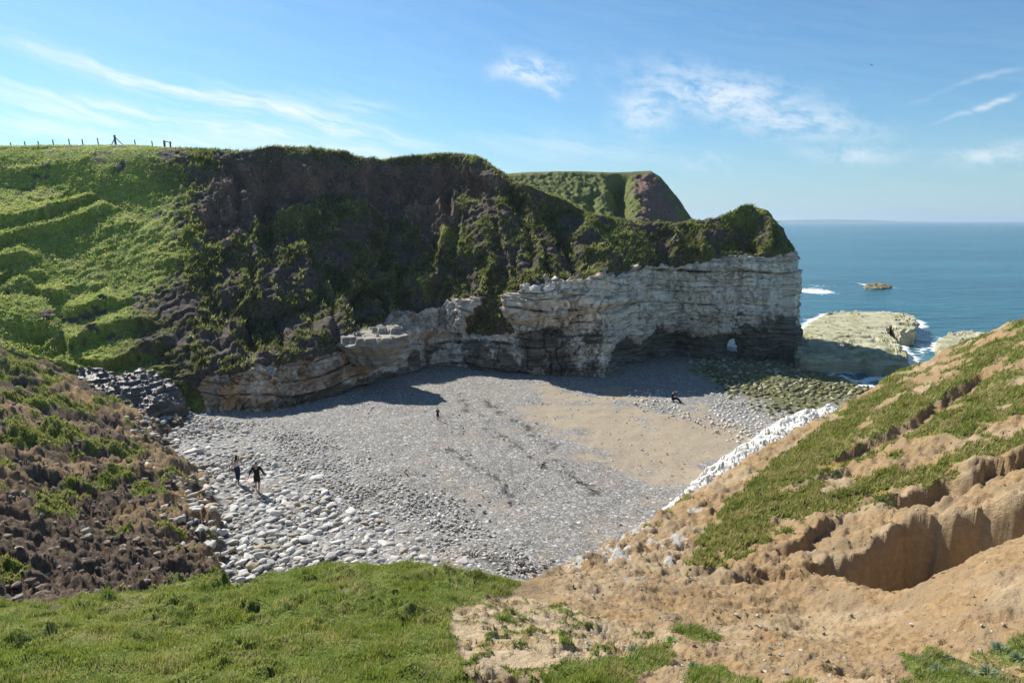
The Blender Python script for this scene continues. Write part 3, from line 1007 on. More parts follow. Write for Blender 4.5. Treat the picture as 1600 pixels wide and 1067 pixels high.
def near_height(X, Y):
    C = [  # mound and foreground
        (-300, 1067, 8), (0, 1067, 7.5), (250, 1067, 7.2), (500, 1067, 7), (800, 1067, 7), (1050, 1067, 7.2), (1300, 1067, 7.6), (1600, 1067, 8.2), (1900, 1067, 9),
        (0, 1000, 9.4), (200, 1000, 9.2), (400, 1000, 9.2), (600, 1000, 9.1), (800, 1000, 9.4), (950, 1000, 10), (1150, 1020, 9.6), (1300, 1010, 10.4), (1450, 1000, 10.6), (1600, 980, 10),
        (-300, 950, 11.5), (0, 946, 12), (120, 938, 12), (250, 928, 12.3), (400, 906, 13.2), (500, 886, 14.2), (600, 876, 15), (680, 888, 14.6), (740, 905, 14.2), (800, 912, 14.6),
        (300, 960, 10.8), (600, 930, 11.8), (760, 950, 11.4), (450, 940, 11.6),
        # the path and the clay hollow
        (900, 950, 12.6), (1000, 960, 13), (860, 925, 14.4), (950, 900, 17), (1050, 870, 19.6), (1060, 920, 16), (1100, 960, 14), (1180, 975, 13.2), (1060, 800, 26), (1140, 745, 30.5),
        # clay and turf slope on the right
        (1070, 890, 18.6), (1150, 850, 21), (1100, 820, 24), (1200, 760, 27.5), (1250, 840, 20.6), (1180, 900, 17.6), (1300, 800, 22.5), (1350, 720, 27.5), (1300, 690, 32),
        (1400, 640, 34), (1450, 690, 27), (1500, 600, 33.5), (1600, 560, 32.5), (1600, 640, 26.5), (1500, 650, 29), (1450, 765, 22.2), (1600, 700, 22.5), (1750, 600, 26),
        (1300, 872, 18.8), (1420, 812, 19.6), (1520, 790, 19.0), (1620, 765, 18.2), (1750, 715, 18),
        (1340, 968, 13.4), (1450, 900, 14.2), (1600, 800, 15.2), (1750, 730, 15.6), (1600, 900, 11.8), (1750, 880, 11.6), (1250, 980, 13),
        # landslip on the left
        (-300, 560, 36), (-300, 700, 25), (-300, 850, 18), (0, 556, 42), (0, 650, 32), (0, 760, 24), (0, 850, 18.5), (0, 925, 15.2), (80, 590, 42), (150, 612, 43), (130, 660, 37),
        (150, 730, 31), (150, 800, 26), (150, 880, 19.6), (240, 690, 37), (300, 745, 32), (320, 800, 28.6), (250, 780, 29), (250, 850, 23.5), (340, 865, 24.4), (350, 902, 20.5), (250, 905, 18),
        # floor of the ravine
        (0, 547, 47.5), (130, 592, 49), (-300, 500, 45)]
    C = np.array(C, float)
    pts = at(C[:, 0], C[:, 1], C[:, 2])
    E = np.array(CLIFF_EDGE, float)
    edge = at(E[:, 0], E[:, 1], E[:, 2])
    extra = [[0, 0, 15.3], [-6, 0, 14.6], [6, 0, 15.2], [0, -6, 16], [-15, -4, 13], [15, -4, 16], [-14, 6, 11.2], [14, 5, 13.6], [0, 3.5, 14.0], [24, 10, 13.5], [-24, 8, 10]]
    # under the beach
    for (bx, by) in [(330, 700), (420, 760), (400, 660)]:
        w = on_beach(np.array([bx]), np.array([by]))[0]
        extra.append([w[0], w[1], w[2] - 1.6])
    pts = np.vstack([pts, edge, np.array(extra)])
    XY = pts[:, :2]
    n = len(XY)
    phi = lambda r: np.sqrt(r * r + 1.2)
    d = np.linalg.norm(XY[:, None] - XY[None], axis=-1)
    A = np.zeros((n + 3, n + 3))
    A[:n, :n] = phi(d) - np.eye(n) * 0.03
    A[:n, n] = A[n, :n] = 1
    A[:n, n + 1:] = XY
    A[n + 1:, :n] = XY.T
    w = np.linalg.solve(A, np.concatenate([pts[:, 2], [0, 0, 0]]))
    nr, nc = X.shape
    ri, ci = np.linspace(0, nr - 1, nr // 3), np.linspace(0, nc - 1, nc // 4)
    Xc, Yc = ((np.array([np.interp(ri, np.arange(nr), c) for c in np.array([np.interp(ci, np.arange(nc), r_) for r_ in A_]).T]).T) for A_ in (X, Y))
    Z = w[n] + w[n + 1] * Xc + w[n + 2] * Yc
    for i in range(n):
        Z = Z + w[i] * phi(np.hypot(Xc - XY[i, 0], Yc - XY[i, 1]))
    Z = catmull(nr, len(ri)) @ Z @ catmull(nc, len(ci)).T
    # past the seaward edge the ground falls to the beach
    de, te = line_dist(X, Y, edge[:, :2])
    low = np.minimum(beach_z(X, Y) - 1.2, Z) - 0.15 * np.maximum(de, 0)
    k = sstep(de, 0.1, 3.2) * sstep(te, 0.0, 0.07) * sstep(X / np.maximum(Y, 0.1), -0.47, -0.405)
    return Z * (1 - k) + low * k


GRASS_POLY = [
    [(-200, 952), (0, 946), (120, 938), (250, 915), (400, 880), (500, 850), (600, 835), (690, 850), (760, 880), (815, 905), (800, 930), (720, 950), (700, 985), (720, 1020), (740, 1067), (750, 1250), (-300, 1250)],
    [(820, 1067), (900, 1010), (960, 990), (1040, 1000), (1060, 1020), (1000, 1050), (960, 1250), (800, 1250)],
    [(1060, 985), (1110, 985), (1150, 998), (1100, 1003)], [(1080, 1035), (1160, 1032), (1260, 1067), (1260, 1120), (1080, 1067)],
    [(1065, 888), (1100, 830), (1150, 765), (1200, 715), (1300, 650), (1360, 610), (1440, 560), (1330, 690), (1270, 770), (1250, 820), (1180, 860), (1120, 885)],
    [(1380, 640), (1480, 590), (1600, 500), (1600, 560), (1560, 600), (1480, 650), (1400, 690), (1330, 720)],
    [(1290, 790), (1340, 740), (1400, 720), (1390, 770), (1330, 800)], [(1450, 670), (1560, 600), (1620, 590), (1600, 640), (1500, 690)],
    [(1420, 1035), (1600, 1005), (1700, 1000), (1700, 1100), (1420, 1100)],
    [(760, 955), (850, 965), (900, 985), (860, 998), (780, 985)], [(720, 930), (800, 935), (800, 950), (740, 955)]]
LEFT_GRASS = [[(0, 640), (60, 650), (120, 672), (230, 695), (200, 705), (130, 690), (60, 690), (0, 690)], [(0, 560), (30, 555), (60, 575), (0, 590)],
              [(30, 600), (80, 590), (90, 630), (40, 640)], [(60, 770), (120, 775), (110, 800), (60, 800)], [(130, 745), (160, 740), (170, 760), (135, 765)],
              [(205, 745), (250, 745), (250, 765), (210, 768)], [(0, 860), (40, 870), (40, 900), (0, 905)], [(100, 620), (160, 625), (150, 640), (100, 640)]]


def build_near():
    th = np.linspace(-0.84, 0.80, 780)
    rr = np.geomspace(3.0, 60, 500)
    T, RR = np.meshgrid(th, rr)
    X, Y = RR * np.sin(T), RR * np.cos(T)
    Z = near_height(X, Y)
    q = np.stack([X, Y, X * 0], -1)
    wl, wm, wf = fbm(q * 0.22, 3, 201), fbm(q * 0.8, 4, 202), fbm(q * 3.2, 4, 203)
    px, py = proj(np.stack([X, Y, Z], -1))
    wob = wm * 22 + wf * 8
    grass = np.zeros_like(X)
    for i, pl in enumerate(GRASS_POLY):
        k = 0.75 if i == 0 else 1.0
        a = 1.0 if i in (0, 1, 2, 3, 9, 10) else 0.66 + 0.5 * wm
        grass = np.maximum(grass, a * sstep(poly_dist(px, py, pl) + wob * k, -9, 12))
    for pl in LEFT_GRASS:
        grass = np.maximum(grass, 0.9 * sstep(poly_dist(px, py, pl) + wob, -9, 12))
    leftz = 1 - sstep(px - (py - 900) * 0.1, 380, 420)
    leftz *= sstep(Y, 11.5, 14.5)
    rightz = sstep(px, 820, 900) * sstep(Y, 5, 7)
    spots = sstep(fbm(q * 0.55, 3, 205), 0.24, 0.42)
    grass = np.maximum(grass, 0.75 * spots * leftz * sstep(Y, 20, 26))
    grass = np.maximum(grass, (0.56 + 0.3 * wf) * sstep(fbm(q * 0.4, 4, 206), -0.15, 0.25) * rightz * sstep(Y, 19.5, 23) * (1 - sstep(py, 800, 860)))
    path = sstep(poly_dist(px, py, [(980, 880), (1030, 832), (1090, 768), (1180, 700), (1290, 640), (1300, 652), (1210, 715), (1130, 785), (1080, 845), (1066, 892), (1020, 900)]) + wob * 0.45, -7, 7)
    grass = grass * (1 - 0.92 * path)
    # bare trodden patches in the turf near the path
    bare = sstep(poly_dist(px, py, [(700, 945), (800, 925), (1040, 985), (1060, 1010), (880, 1030), (820, 1067), (740, 1067), (712, 1000)]) + wob * .6, -8, 8)
    pf1, pf2, _ = worley(q * np.array([0.85, 1.25, 1]) + 0.35 * wm[..., None], 231, True)
    worn = sstep(pf2 - pf1, 0.03, 0.13)
    grass = grass * (1 - bare) + bare * np.maximum(0.9 * (1 - worn) * sstep(wf + wm, -0.5, 0.1), grass * (1 - 0.9 * worn))
    # ---- relief
    D = 0.10 * wl - 0.07 * worn * bare
    f1, f2, cid = worley(np.stack([X * 1.0, Y * 1.0, Z * 1.0], -1) + 0.3 * wm[..., None], 211)
    fa, fb = q[..., 0] * 0.83 + q[..., 1] * 0.30, -q[..., 0] * 0.30 + q[..., 1] * 0.83
    flow = -np.abs(fbm(np.stack([fa * 0.45, fb * 1.3, fa * 0], -1), 4, 214, 0.6)) * 2.0 + 0.6
    D += leftz * (-0.35 + 0.45 * (billow(q * 0.4, 4, 212, 0.6)) * 0.8 + 0.14 * (0.5 - f1) + 0.26 * wm + 0.14 * wf + 0.30 * flow + 0.10 * fbm(q * 7, 3, 213, 0.7))
    tuss = worley(q * 1.7 + 0.2 * wf[..., None], 215, True)[0]
    mound = (1 - rightz) * (1 - leftz)
    D += mound * (0.34 * (0.5 - tuss) * sstep(fbm(q * 0.5, 2, 216), -0.1, 0.35) + 0.12 * wm)
    D += rightz * (0.16 * wm + 0.06 * wf + 0.12 * (billow(q * 1.1, 4, 217)) * (1 - 0.6 * grass) * (0.45 + 1.2 * sstep(Y, 14, 20)) + 0.035 * fbm(q * 8, 3, 218, 0.75))
    D += bare * (0.12 * (0.45 - worley(q * 1.25 + 0.15 * wf[..., None], 219, True)[0]))
    # gully: the far side is a steep wall, the near side a spur
    G = np.array([(1100, 885, 18.6), (1300, 876, 18.5), (1340, 868, 18.6), (1420, 815, 19.4), (1520, 792, 18.8), (1620, 766, 18.1), (1800, 700, 17.6)], float)
    gw = at(G[:, 0], G[:, 1], G[:, 2])
    d, t = line_dist(X + 0.25 * wm, Y + 0.25 * fbm(q * 0.9 + 5, 3, 221), gw[:, :2])
    dn = -d                                              # positive on the camera's side
    depth = 3.1 * sstep(X + 0.3 * wm, 8.3, 9.7)
    gwid = np.interp(X, [9, 12, 14, 17], [4.8, 4.8, 3.2, 2.8])
    gul = sstep(dn, -0.15, 0.45) * (1 - sstep(dn, 0.28 * gwid, gwid)) * depth
    D -= gul
    # second scar above it, and small scarps in the turf
    w15 = fbm(q * 0.7 + 15, 3, 222)
    for pts, dep, wd in [([(1370, 800, 22.2), (1430, 772, 22.6), (1500, 742, 22.6), (1600, 690, 22.8), (1700, 640, 23)], 0.75, 2.2),
                         ([(1200, 868, 20), (1250, 842, 20.8), (1320, 812, 22)], 0.4, 1.2),
                         ([(1290, 720, 28.6), (1360, 680, 30), (1440, 640, 32), (1540, 590, 34)], 0.5, 1.8),
                         ([(1230, 760, 26.6), (1290, 738, 27.5), (1340, 735, 27)], 0.35, 1.2),
                         ([(1140, 905, 17.4), (1200, 885, 18.2), (1270, 885, 18)], 0.35, 1.2)]:
        a = np.array(pts, float)
        W = at(a[:, 0], a[:, 1], a[:, 2])
        d2, t2 = line_dist(X + 0.5 * wm, Y + 0.5 * w15, W[:, :2])
        d2 = -d2
        D -= dep * sstep(d2, -0.08, 0.25) * (1 - sstep(d2, 0.5, wd)) * sstep(t2, 0.0, 0.12) * (1 - sstep(t2, 0.9, 1.0))
        grass = grass * (1 - 0.9 * sstep(d2, -0.1, 0.1) * (1 - sstep(d2, 0.5, 0.9)))
    grass = grass * (1 - sstep(gul, 0.05, 0.3))
    Z = Z + D
    steep = np.hypot(*np.gradient(Z)) * 0
    clay = np.clip(rightz + sstep(poly_dist(px, py, [(700, 925), (840, 905), (900, 900), (900, 1067), (700, 1067)]), -15, 10), 0, 1)
    clay = np.maximum(clay, 0.8 * leftz * sstep(fbm(q * 0.3, 3, 225), -0.12, 0.2) * sstep(Y, 21, 30))
    chk = np.zeros_like(X)
    for (cx, cy, rx, ry) in [(1000, 838, 45, 22), (960, 870, 40, 18), (1050, 850, 28, 12), (905, 880, 30, 14), (985, 905, 40, 9), (1040, 878, 20, 8), (1085, 800, 14, 10)]:
        chk = np.maximum(chk, np.exp(-((px - cx) / rx) ** 2 - ((py - cy) / ry) ** 2))
    chk = chk * sstep(wf + wm, -0.1, 0.35)
    pale = np.maximum(bare * worn, 0.55 * sstep(fbm(q * 0.35, 3, 227), 0.0, 0.35) * rightz)
    me = np_mesh('near_slope', np.stack([X, Y, Z], -1).reshape(-1, 3), grid_quads(*X.shape), True,
                 {'mask': np.stack([grass, clay, chk, pale], -1).reshape(-1, 4)})
    tag(link('near_slope', me, M_NEAR), 'turf mound, clay slope and landslip on the near side of the bay', kind='structure')
    return X, Y, Z, grass, leftz, rightz


NR = build_near()


def sampler(th0, th1, r0, r1, Z):
    """height of the near ground at (x, y), from its polar grid"""
    nr, nc = Z.shape

    def f(x, y):
        r, t = np.hypot(x, y), np.arctan2(x, y)
        i = np.clip(np.log(np.maximum(r, r0) / r0) / np.log(r1 / r0) * (nr - 1), 0, nr - 1.001)
        j = np.clip((t - th0) / (th1 - th0) * (nc - 1), 0, nc - 1.001)
        a, b = i.astype(int), j.astype(int)
        u, v = i - a, j - b
        return Z[a, b] * (1 - u) * (1 - v) + Z[a + 1, b] * u * (1 - v) + Z[a, b + 1] * (1 - u) * v + Z[a + 1, b + 1] * u * v
    return f


near_z = sampler(-0.84, 0.80, 3.0, 60.0, NR[2])
near_grass = sampler(-0.84, 0.80, 3.0, 60.0, NR[3])


def ground_z(x, y):
    x, y = np.atleast_1d(np.asarray(x, float)), np.atleast_1d(np.asarray(y, float))
    return np.maximum(near_z(x, y), beach_z(x, y))


# ------------------------------------------------------------------ next headland, far coast
def build_far_headland():
    top = np.array([(640, 290), (760, 276), (800, 271), (830, 269), (900, 268), (955, 270), (985, 269), (1015, 267), (1030, 276), (1045, 295), (1062, 318), (1078, 343), (1081, 352)], float)
    K = np.linspace(640, 1081, 240)
    tp = np.interp(K, top[:, 0], top[:, 1])
    rows = []
    drop = 352 - tp
    for f, Yd in [(0, 168), (0.12, 162), (0.45, 152), (0.8, 143), (1.0, 139)]:
        rows.append(at(K + 6 * f * sstep(K, 960, 1080), tp + drop * f, np.full_like(K, Yd)))
    foot = rows[-1].copy()
    foot[:, 2] = -2
    foot[:, 1] -= 2.0
    rows.append(foot)
    back = rows[0].copy()
    back[:, 1] += 40
    back2 = back.copy()
    back2[:, 2] = -2
    back2[:, 1] += 10
    A = np.array([back2, back] + rows)
    vs = np.array([0, 0.06, 0.12, 0.2, 0.42, 0.7, 0.88, 1.0])
    vv = np.linspace(0, 1, 110)
    P = pchip(vs, A.reshape(len(A), -1), vv).reshape(110, 240, 3)
    N = grid_normals(P)
    N *= np.where(N[..., 2:3] < 0, -1, 1)
    px, py = proj(P)
    V2 = np.broadcast_to(vv[:, None], px.shape)
    wm, wf = fbm(P * 0.12, 3, 301), fbm(P * 0.6, 3, 302)
    cre = np.exp(-((px - 970 - 6 * wm - (py - 300) * 0.1) / 11) ** 2) * sstep(V2, 0.12, 0.22)
    D = -5.5 * cre + 1.6 * wm + 0.8 * wf * sstep(V2, 0.1, 0.2) - 6.0 * sstep(px, 1000, 1075) * sstep(V2, 0.15, 0.5)
    D += 0.35 * fbm(P * 1.6, 3, 303) * sstep(V2, 0.1, 0.2) - 0.9 * wm * sstep(V2, 0.1, 0.2)
    D -= 1.4 * np.exp(-((px - 925) / 8) ** 2) * sstep(V2, 0.3, 0.5)
    P = P + N * (D * sstep(V2, 0.12, 0.2))[..., None]
    bare = sstep(poly_dist(px, py, [(988, 272), (1016, 268), (1040, 290), (1062, 320), (1085, 352), (990, 352), (1000, 320)]) + wm * 10 + wf * 5, -5, 6)  # bare soil, widened to paint the shaded right-hand face dark
    grass = np.clip(0.95 - bare, 0, 1)
    chalk = sstep(py, 340, 346) * sstep(px, 1000, 1020)
    me = np_mesh('far_headland', P.reshape(-1, 3), grid_quads(110, 240), True,
                 {'mask': np.stack([chalk, grass, grass * 0, 0.6 + 0 * grass], -1).reshape(-1, 4), 'mask2': np.stack([bare * 0.5, bare * 0, bare], -1).reshape(-1, 3)})
    tag(link('far_headland', me, M_CLIFF), 'green headland rising behind the main cliff', kind='structure')
    # low coast on the horizon
    K = np.linspace(1195, 1480, 150)
    h = np.interp(K, [1195, 1205, 1222, 1228, 1260, 1320, 1370, 1420, 1480], [3.5, 3, 2.4, 3.2, 4.0, 5.0, 4.0, 2.0, 0.3])
    Y = np.where(K < 1224, 5200.0, 8000.0)
    h = h + 0.5 * fbm(np.stack([K * 0.06, K * 0, K * 0], -1), 3, 310)
    base = at(K, np.full_like(K, 345.5), Y)
    hh = np.maximum(h, 0.2) * Y / F
    rows = []
    for f, dy in [(0, 0), (0.7, 60), (1.0, 260), (0.9, 700), (0, 1100)]:
        r = base.copy()
        r[:, 1] += dy
        r[:, 2] = -1 + hh * f
        rows.append(r)
    me = np_mesh('far_coast', np.array(rows).reshape(-1, 3), grid_quads(5, 150), True)
    tag(link('far_coast', me, mat_rock('far_land', (0.07, 0.09, 0.05), (0.11, 0.13, 0.07), (0.2, 0.19, 0.14), zband=0.02)), 'low blue coast on the far horizon', kind='structure')


build_far_headland()


# ------------------------------------------------------------------ rocks with a flat, bedded shape
def slab(name, plan, top, mat, seed, bed=0.45, rough=0.25, low=-1.2, n_a=220, n_r=70, undercut=0.25, steps=1.0, dome=0.0, smooth=2):
    """a bedded rock standing on a plan outline; top(x, y) gives the height of its upper face"""
    plan = np.asarray(plan, float)
    c = plan.mean(0)
    seg = np.vstack([plan, plan[:1]])
    ln = np.concatenate([[0], np.cumsum(np.linalg.norm(np.diff(seg, axis=0), axis=1))])
    t = np.linspace(0, ln[-1], n_a + 1)[:-1]
    # round the corners a little
    ring = np.stack([np.interp(t, ln, seg[:, i]) for i in (0, 1)], -1)
    for _ in range(smooth):
        ring = (ring * 2 + np.roll(ring, 1, 0) + np.roll(ring, -1, 0)) / 4
    wob = fbm(np.stack([ring[:, 0] * 0.5, ring[:, 1] * 0.5, ring[:, 0] * 0 + seed], -1), 4, seed)
    ring = c + (ring - c) * (1 + 0.07 * wob)[:, None]
    rad = np.concatenate([np.linspace(0, 0.97, n_r - 24), np.full(24, 1.0)])
    P = np.zeros((n_r, n_a, 3))
    for i in range(n_r):
        P[i, :, :2] = c + (ring - c) * rad[i]
    q = P.copy()
    q[..., 2] = seed * 3.1
    z = top(P[..., 0], P[..., 1])
    z = z + rough * fbm(q * 0.5, 4, seed + 1) + 0.3 * rough * fbm(q * 2.2, 3, seed + 2) - dome * rad[:, None] ** 3
    zq = np.floor(z / bed) * bed + bed * sstep((z / bed) % 1.0, 0.0, 0.35)
    z = z * (1 - steps) + zq * steps
    f1, f2, cid = worley(q * 0.55 + 0.2 * fbm(q, 2, seed + 3)[..., None], seed + 4, True)
    z = z - 0.35 * rough * sstep(f2 - f1, 0.08, 0.0)
    P[..., 2] = z
    edge = P[n_r - 25].copy()
    out = ring - c
    out = out / (np.linalg.norm(out, axis=1, keepdims=True) + 1e-9)
    for k in range(24):
        f = (k + 1) / 24.0
        i = n_r - 24 + k
        zz = edge[:, 2] * (1 - f) + low * f
        jut = 0.35 * rough * 2 * ((np.floor(zz / bed * 1.4) * 7.31) % 1.0 - 0.5) - undercut * f + rough * 0.8 * fbm(np.stack([ring[:, 0] * .8, ring[:, 1] * .8, zz * 1.2], -1), 3, seed + 5)
        P[i, :, :2] = ring + out * jut[:, None]
        P[i, :, 2] = zz
    V = P.reshape(-1, 3)
    idx = np.arange(n_r * n_a).reshape(n_r, n_a)
    nx = np.roll(idx, -1, 1)
    Q = np.stack([idx[:-1], idx[1:], nx[1:], nx[:-1]], -1).reshape(-1, 4)
    return np_mesh(name, V, Q, True)


def plan_at(pts, z):
    a = np.array(pts, float)
    return atz(a[:, 0], a[:, 1], z)[:, :2]


M_PLAT = mat_rock('weathered_platform_chalk', (0.25, 0.24, 0.15), (0.40, 0.38, 0.26), (0.52, 0.49, 0.36), moss=(0.22, 0.22, 0.06))
M_WETROCK = mat_rock('wet_bedded_rock', (0.035, 0.03, 0.026), (0.10, 0.09, 0.08), (0.22, 0.2, 0.18), rough=0.38, zband=7)
M_BLOCK = mat_rock('pale_bedded_chalk', (0.15, 0.13, 0.10), (0.29, 0.26, 0.21), (0.42, 0.385, 0.32), zband=4)
M_WHITE = mat_rock('white_chalk', (0.54, 0.51, 0.46), (0.68, 0.66, 0.61), (0.74, 0.725, 0.69), zband=4)


def build_rocks():
    # wave-cut platform off the point
    plan = plan_at([(1236, 540), (1262, 505), (1292, 489), (1345, 486), (1398, 487), (1418, 493), (1420, 500), (1392, 508), (1384, 516), (1400, 530), (1424, 556), (1420, 562), (1330, 556), (1250, 556)], 2.0)
    me = slab('platform', plan, lambda x, y: 1.75 + 0.012 * (y - 95), M_PLAT, 11, bed=0.5, rough=0.3, undercut=0.15)
    tag(link('sea_rock', me, M_PLAT), 'broad pale chalk platform in the sea beside the headland point', 'rock')
    plan = plan_at([(1393, 500), (1410, 492), (1428, 497), (1434, 508), (1430, 519), (1408, 521), (1394, 512)], 1.8)
    me = slab('knoll', plan, lambda x, y: 1.9 + 0 * x, M_PLAT, 17, bed=0.45, rough=0.5, n_a=120, n_r=54, undercut=0.4)
    tag(link('sea_rock', me, M_PLAT), 'small dark-sided rock at the seaward end of the pale platform', 'rock')
    plan = plan_at([(1348, 449), (1358, 445), (1372, 444), (1386, 446), (1394, 449), (1380, 451.5), (1360, 451.5)], 0.2)
    me = slab('islet', plan, lambda x, y: 0.75 + 0 * x, M_PLAT, 23, bed=0.3, rough=0.5, n_a=90, n_r=50, undercut=-0.6, dome=0.5)
    tag(link('sea_rock', me, mat_rock('islet_rock', (0.09, 0.085, 0.05), (0.2, 0.18, 0.11), (0.33, 0.3, 0.2))), 'lone low islet far out in the sea', 'rock')
    plan = plan_at([(1462, 535), (1480, 525), (1515, 521), (1545, 524), (1560, 540), (1500, 556), (1466, 552)], 1.8)
    me = slab('shore_rock', plan, lambda x, y: 1.9 + 0.03 * (x - 55), M_PLAT, 29, bed=0.5, rough=0.35, n_a=120, n_r=54, undercut=0.3)
    tag(link('sea_rock', me, M_PLAT), 'pale rock in the sea showing above the grassy slope edge', 'rock')
    # dark wet ledge at the mouth of the ravine
    plan = np.array([at(x, y, Y)[:2] for (x, y, Y) in [(120, 600, 49), (165, 600, 50), (235, 605, 50.5), (280, 618, 50), (292, 640, 47.5), (250, 662, 45), (190, 668, 43.5), (120, 672, 42), (105, 640, 45)]])
    me = slab('ledge', plan, lambda x, y: 5.6 + 0.085 * (y - 46) - 0.14 * (x + 27) - 0.25 * np.maximum(0, x + 25), M_WETROCK, 37, bed=0.30, rough=0.7, steps=0.65, low=1.5, n_a=260, n_r=90, undercut=0.1, dome=0.6)
    tag(link('rock_ledge', me, M_WETROCK), 'dark wet layered rock ledge at the mouth of the ravine', 'rock')
    # pale block jutting from the cliff foot
    zt = at(590, 523, 60)[2]
    plan = np.array([at(x, y, Y)[:2] for (x, y, Y) in [(520, 560, 58.6), (545, 566, 57.2), (590, 560, 57.0), (622, 545, 57.6), (641, 532, 59.2), (632, 522, 60.5), (590, 520, 64), (520, 525, 64)]])
    me = slab('block', plan, lambda x, y: zt + 0.06 * (y - 60) + 0.10 * (x + 12), M_BLOCK, 43, bed=0.55, rough=0.55, low=at(590, 575, 57)[2] - 0.2, n_a=220, n_r=80, undercut=1.5, dome=0.15, smooth=1)
    tag(link('chalk_block', me, M_BLOCK), 'pale bedded chalk block jutting out of the cliff foot', 'rock')
    # white chalk ledge between the beach and the clay slope
    c = np.array([(900, 902), (960, 868), (1000, 838), (1040, 808), (1075, 778), (1110, 748), (1160, 712), (1210, 684), (1255, 657), (1290, 644), (1325, 632)], float)
    w = on_beach(c[:, 0], c[:, 1])
    ctr = atz(c[:, 0], c[:, 1], beach_z(w[:, 0], w[:, 1]) + 0.9)
    s = np.linspace(0, 1, 360)
    C3 = pchip(np.linspace(0, 1, len(c)), ctr, s)
    dr = np.gradient(C3[:, :2], axis=0)
    nr = np.stack([-dr[:, 1], dr[:, 0]], -1)
    nr /= np.linalg.norm(nr, axis=1, keepdims=True)
    wd = np.interp(s, [0, 0.2, 0.5, 0.75, 0.9, 1], [0.8, 1.0, 1.3, 2.2, 2.7, 1.5])
    v = np.linspace(-1, 1, 56)
    X = C3[None, :, 0] + nr[None, :, 0] * v[:, None] * wd
    Y = C3[None, :, 1] + nr[None, :, 1] * v[:, None] * wd
    q = np.stack([X, Y, X * 0], -1)
    f1, f2, cid = worley(q * 1.5 + 0.3 * fbm(q * 1.1, 2, 51)[..., None], 52, True)
    h = 1.15 * (1 - np.abs(v[:, None]) ** 2.2) + 0.22 * (cid - 0.5) * (1 - v[:, None] ** 4) + 0.35 * fbm(q * 0.8, 3, 53) - 0.25 * sstep(f2 - f1, 0.12, 0) - 0.25
    ends = sstep(s, 0, 0.05) * (1 - sstep(s, 0.95, 1))
    Z = beach_z(X, Y) + h * ends[None] - 0.5 * (1 - ends[None])
    me = np_mesh('ledge', np.stack([X, Y, Z], -1).reshape(-1, 3), grid_quads(*X.shape), False)
    tag(link('chalk_ledge', me, M_WHITE), 'bright white broken chalk ledge along the foot of the grassy slope', 'rock')


build_rocks()


# ------------------------------------------------------------------ boulders and cobbles
def stone_mesh(name, sub, seed, flat=0.6):
    import bmesh
    bm = bmesh.new()
    bmesh.ops.create_icosphere(bm, subdivisions=sub, radius=1.0)
    V = np.array([v.co[:] for v in bm.verts])
    Fc = np.array([[v.index for v in f.verts] for f in bm.faces])
    bm.free()
    r_ = np.random.default_rng(seed)
    # planes cut off the ball make a worn block
    for _ in range(10):
        d = r_.normal(size=3)
        d /= np.linalg.norm(d)
        k = V @ d
        lim = r_.uniform(0.42, 0.78)
        V = V - np.maximum(0, k - lim)[:, None] * d * 0.85
    V = V * (1 + 0.22 * fbm(V * 1.2 + seed * 3.3, 3, seed))[:, None]
    V[:, 2] *= flat
    V[:, 0] *= r_.uniform(0.95, 1.3)
    V[:, 1] *= r_.uniform(0.75, 1.0)
    return V, Fc


BOULDER_ZONE = [(170, 690), (240, 660), (300, 650), (380, 690), (440, 740), (520, 775), (600, 815), (690, 880), (740, 905), (560, 905), (400, 915), (300, 890), (230, 830), (215, 770), (330, 770), (300, 720), (230, 705)]
COBBLE_ZONE = [(300, 650), (420, 660), (560, 720), (680, 780), (800, 850), (850, 895), (740, 910), (560, 900), (400, 890), (350, 760), (280, 690)]
RUBBLE = [(1075, 622), (1120, 628), (1200, 648), (1250, 660), (1200, 690), (1150, 680), (1090, 645), (1000, 622), (1000, 612)]


def scatter_zone(poly, n, rlo, rhi, pw, seed, gap=0.82, soft=25):
    r_ = np.random.default_rng(seed)
    pl = np.array(poly, float)
    W = on_beach(pl[:, 0], pl[:, 1])
    lo, hi = W[:, :2].min(0) - 1, W[:, :2].max(0) + 1
    xy = lo + r_.random((n * 6, 2)) * (hi - lo)
    P = np.concatenate([xy, beach_z(xy[:, 0], xy[:, 1])[:, None]], 1)
    px, py = proj(P)
    d = poly_dist(px, py, poly) + r_.normal(size=len(px)) * soft * 0.5
    xy = xy[d > 0][:n]
    rad = rlo + (rhi - rlo) * r_.random(len(xy)) ** pw
    o = np.argsort(-rad)
    return xy[o], rad[o], gap


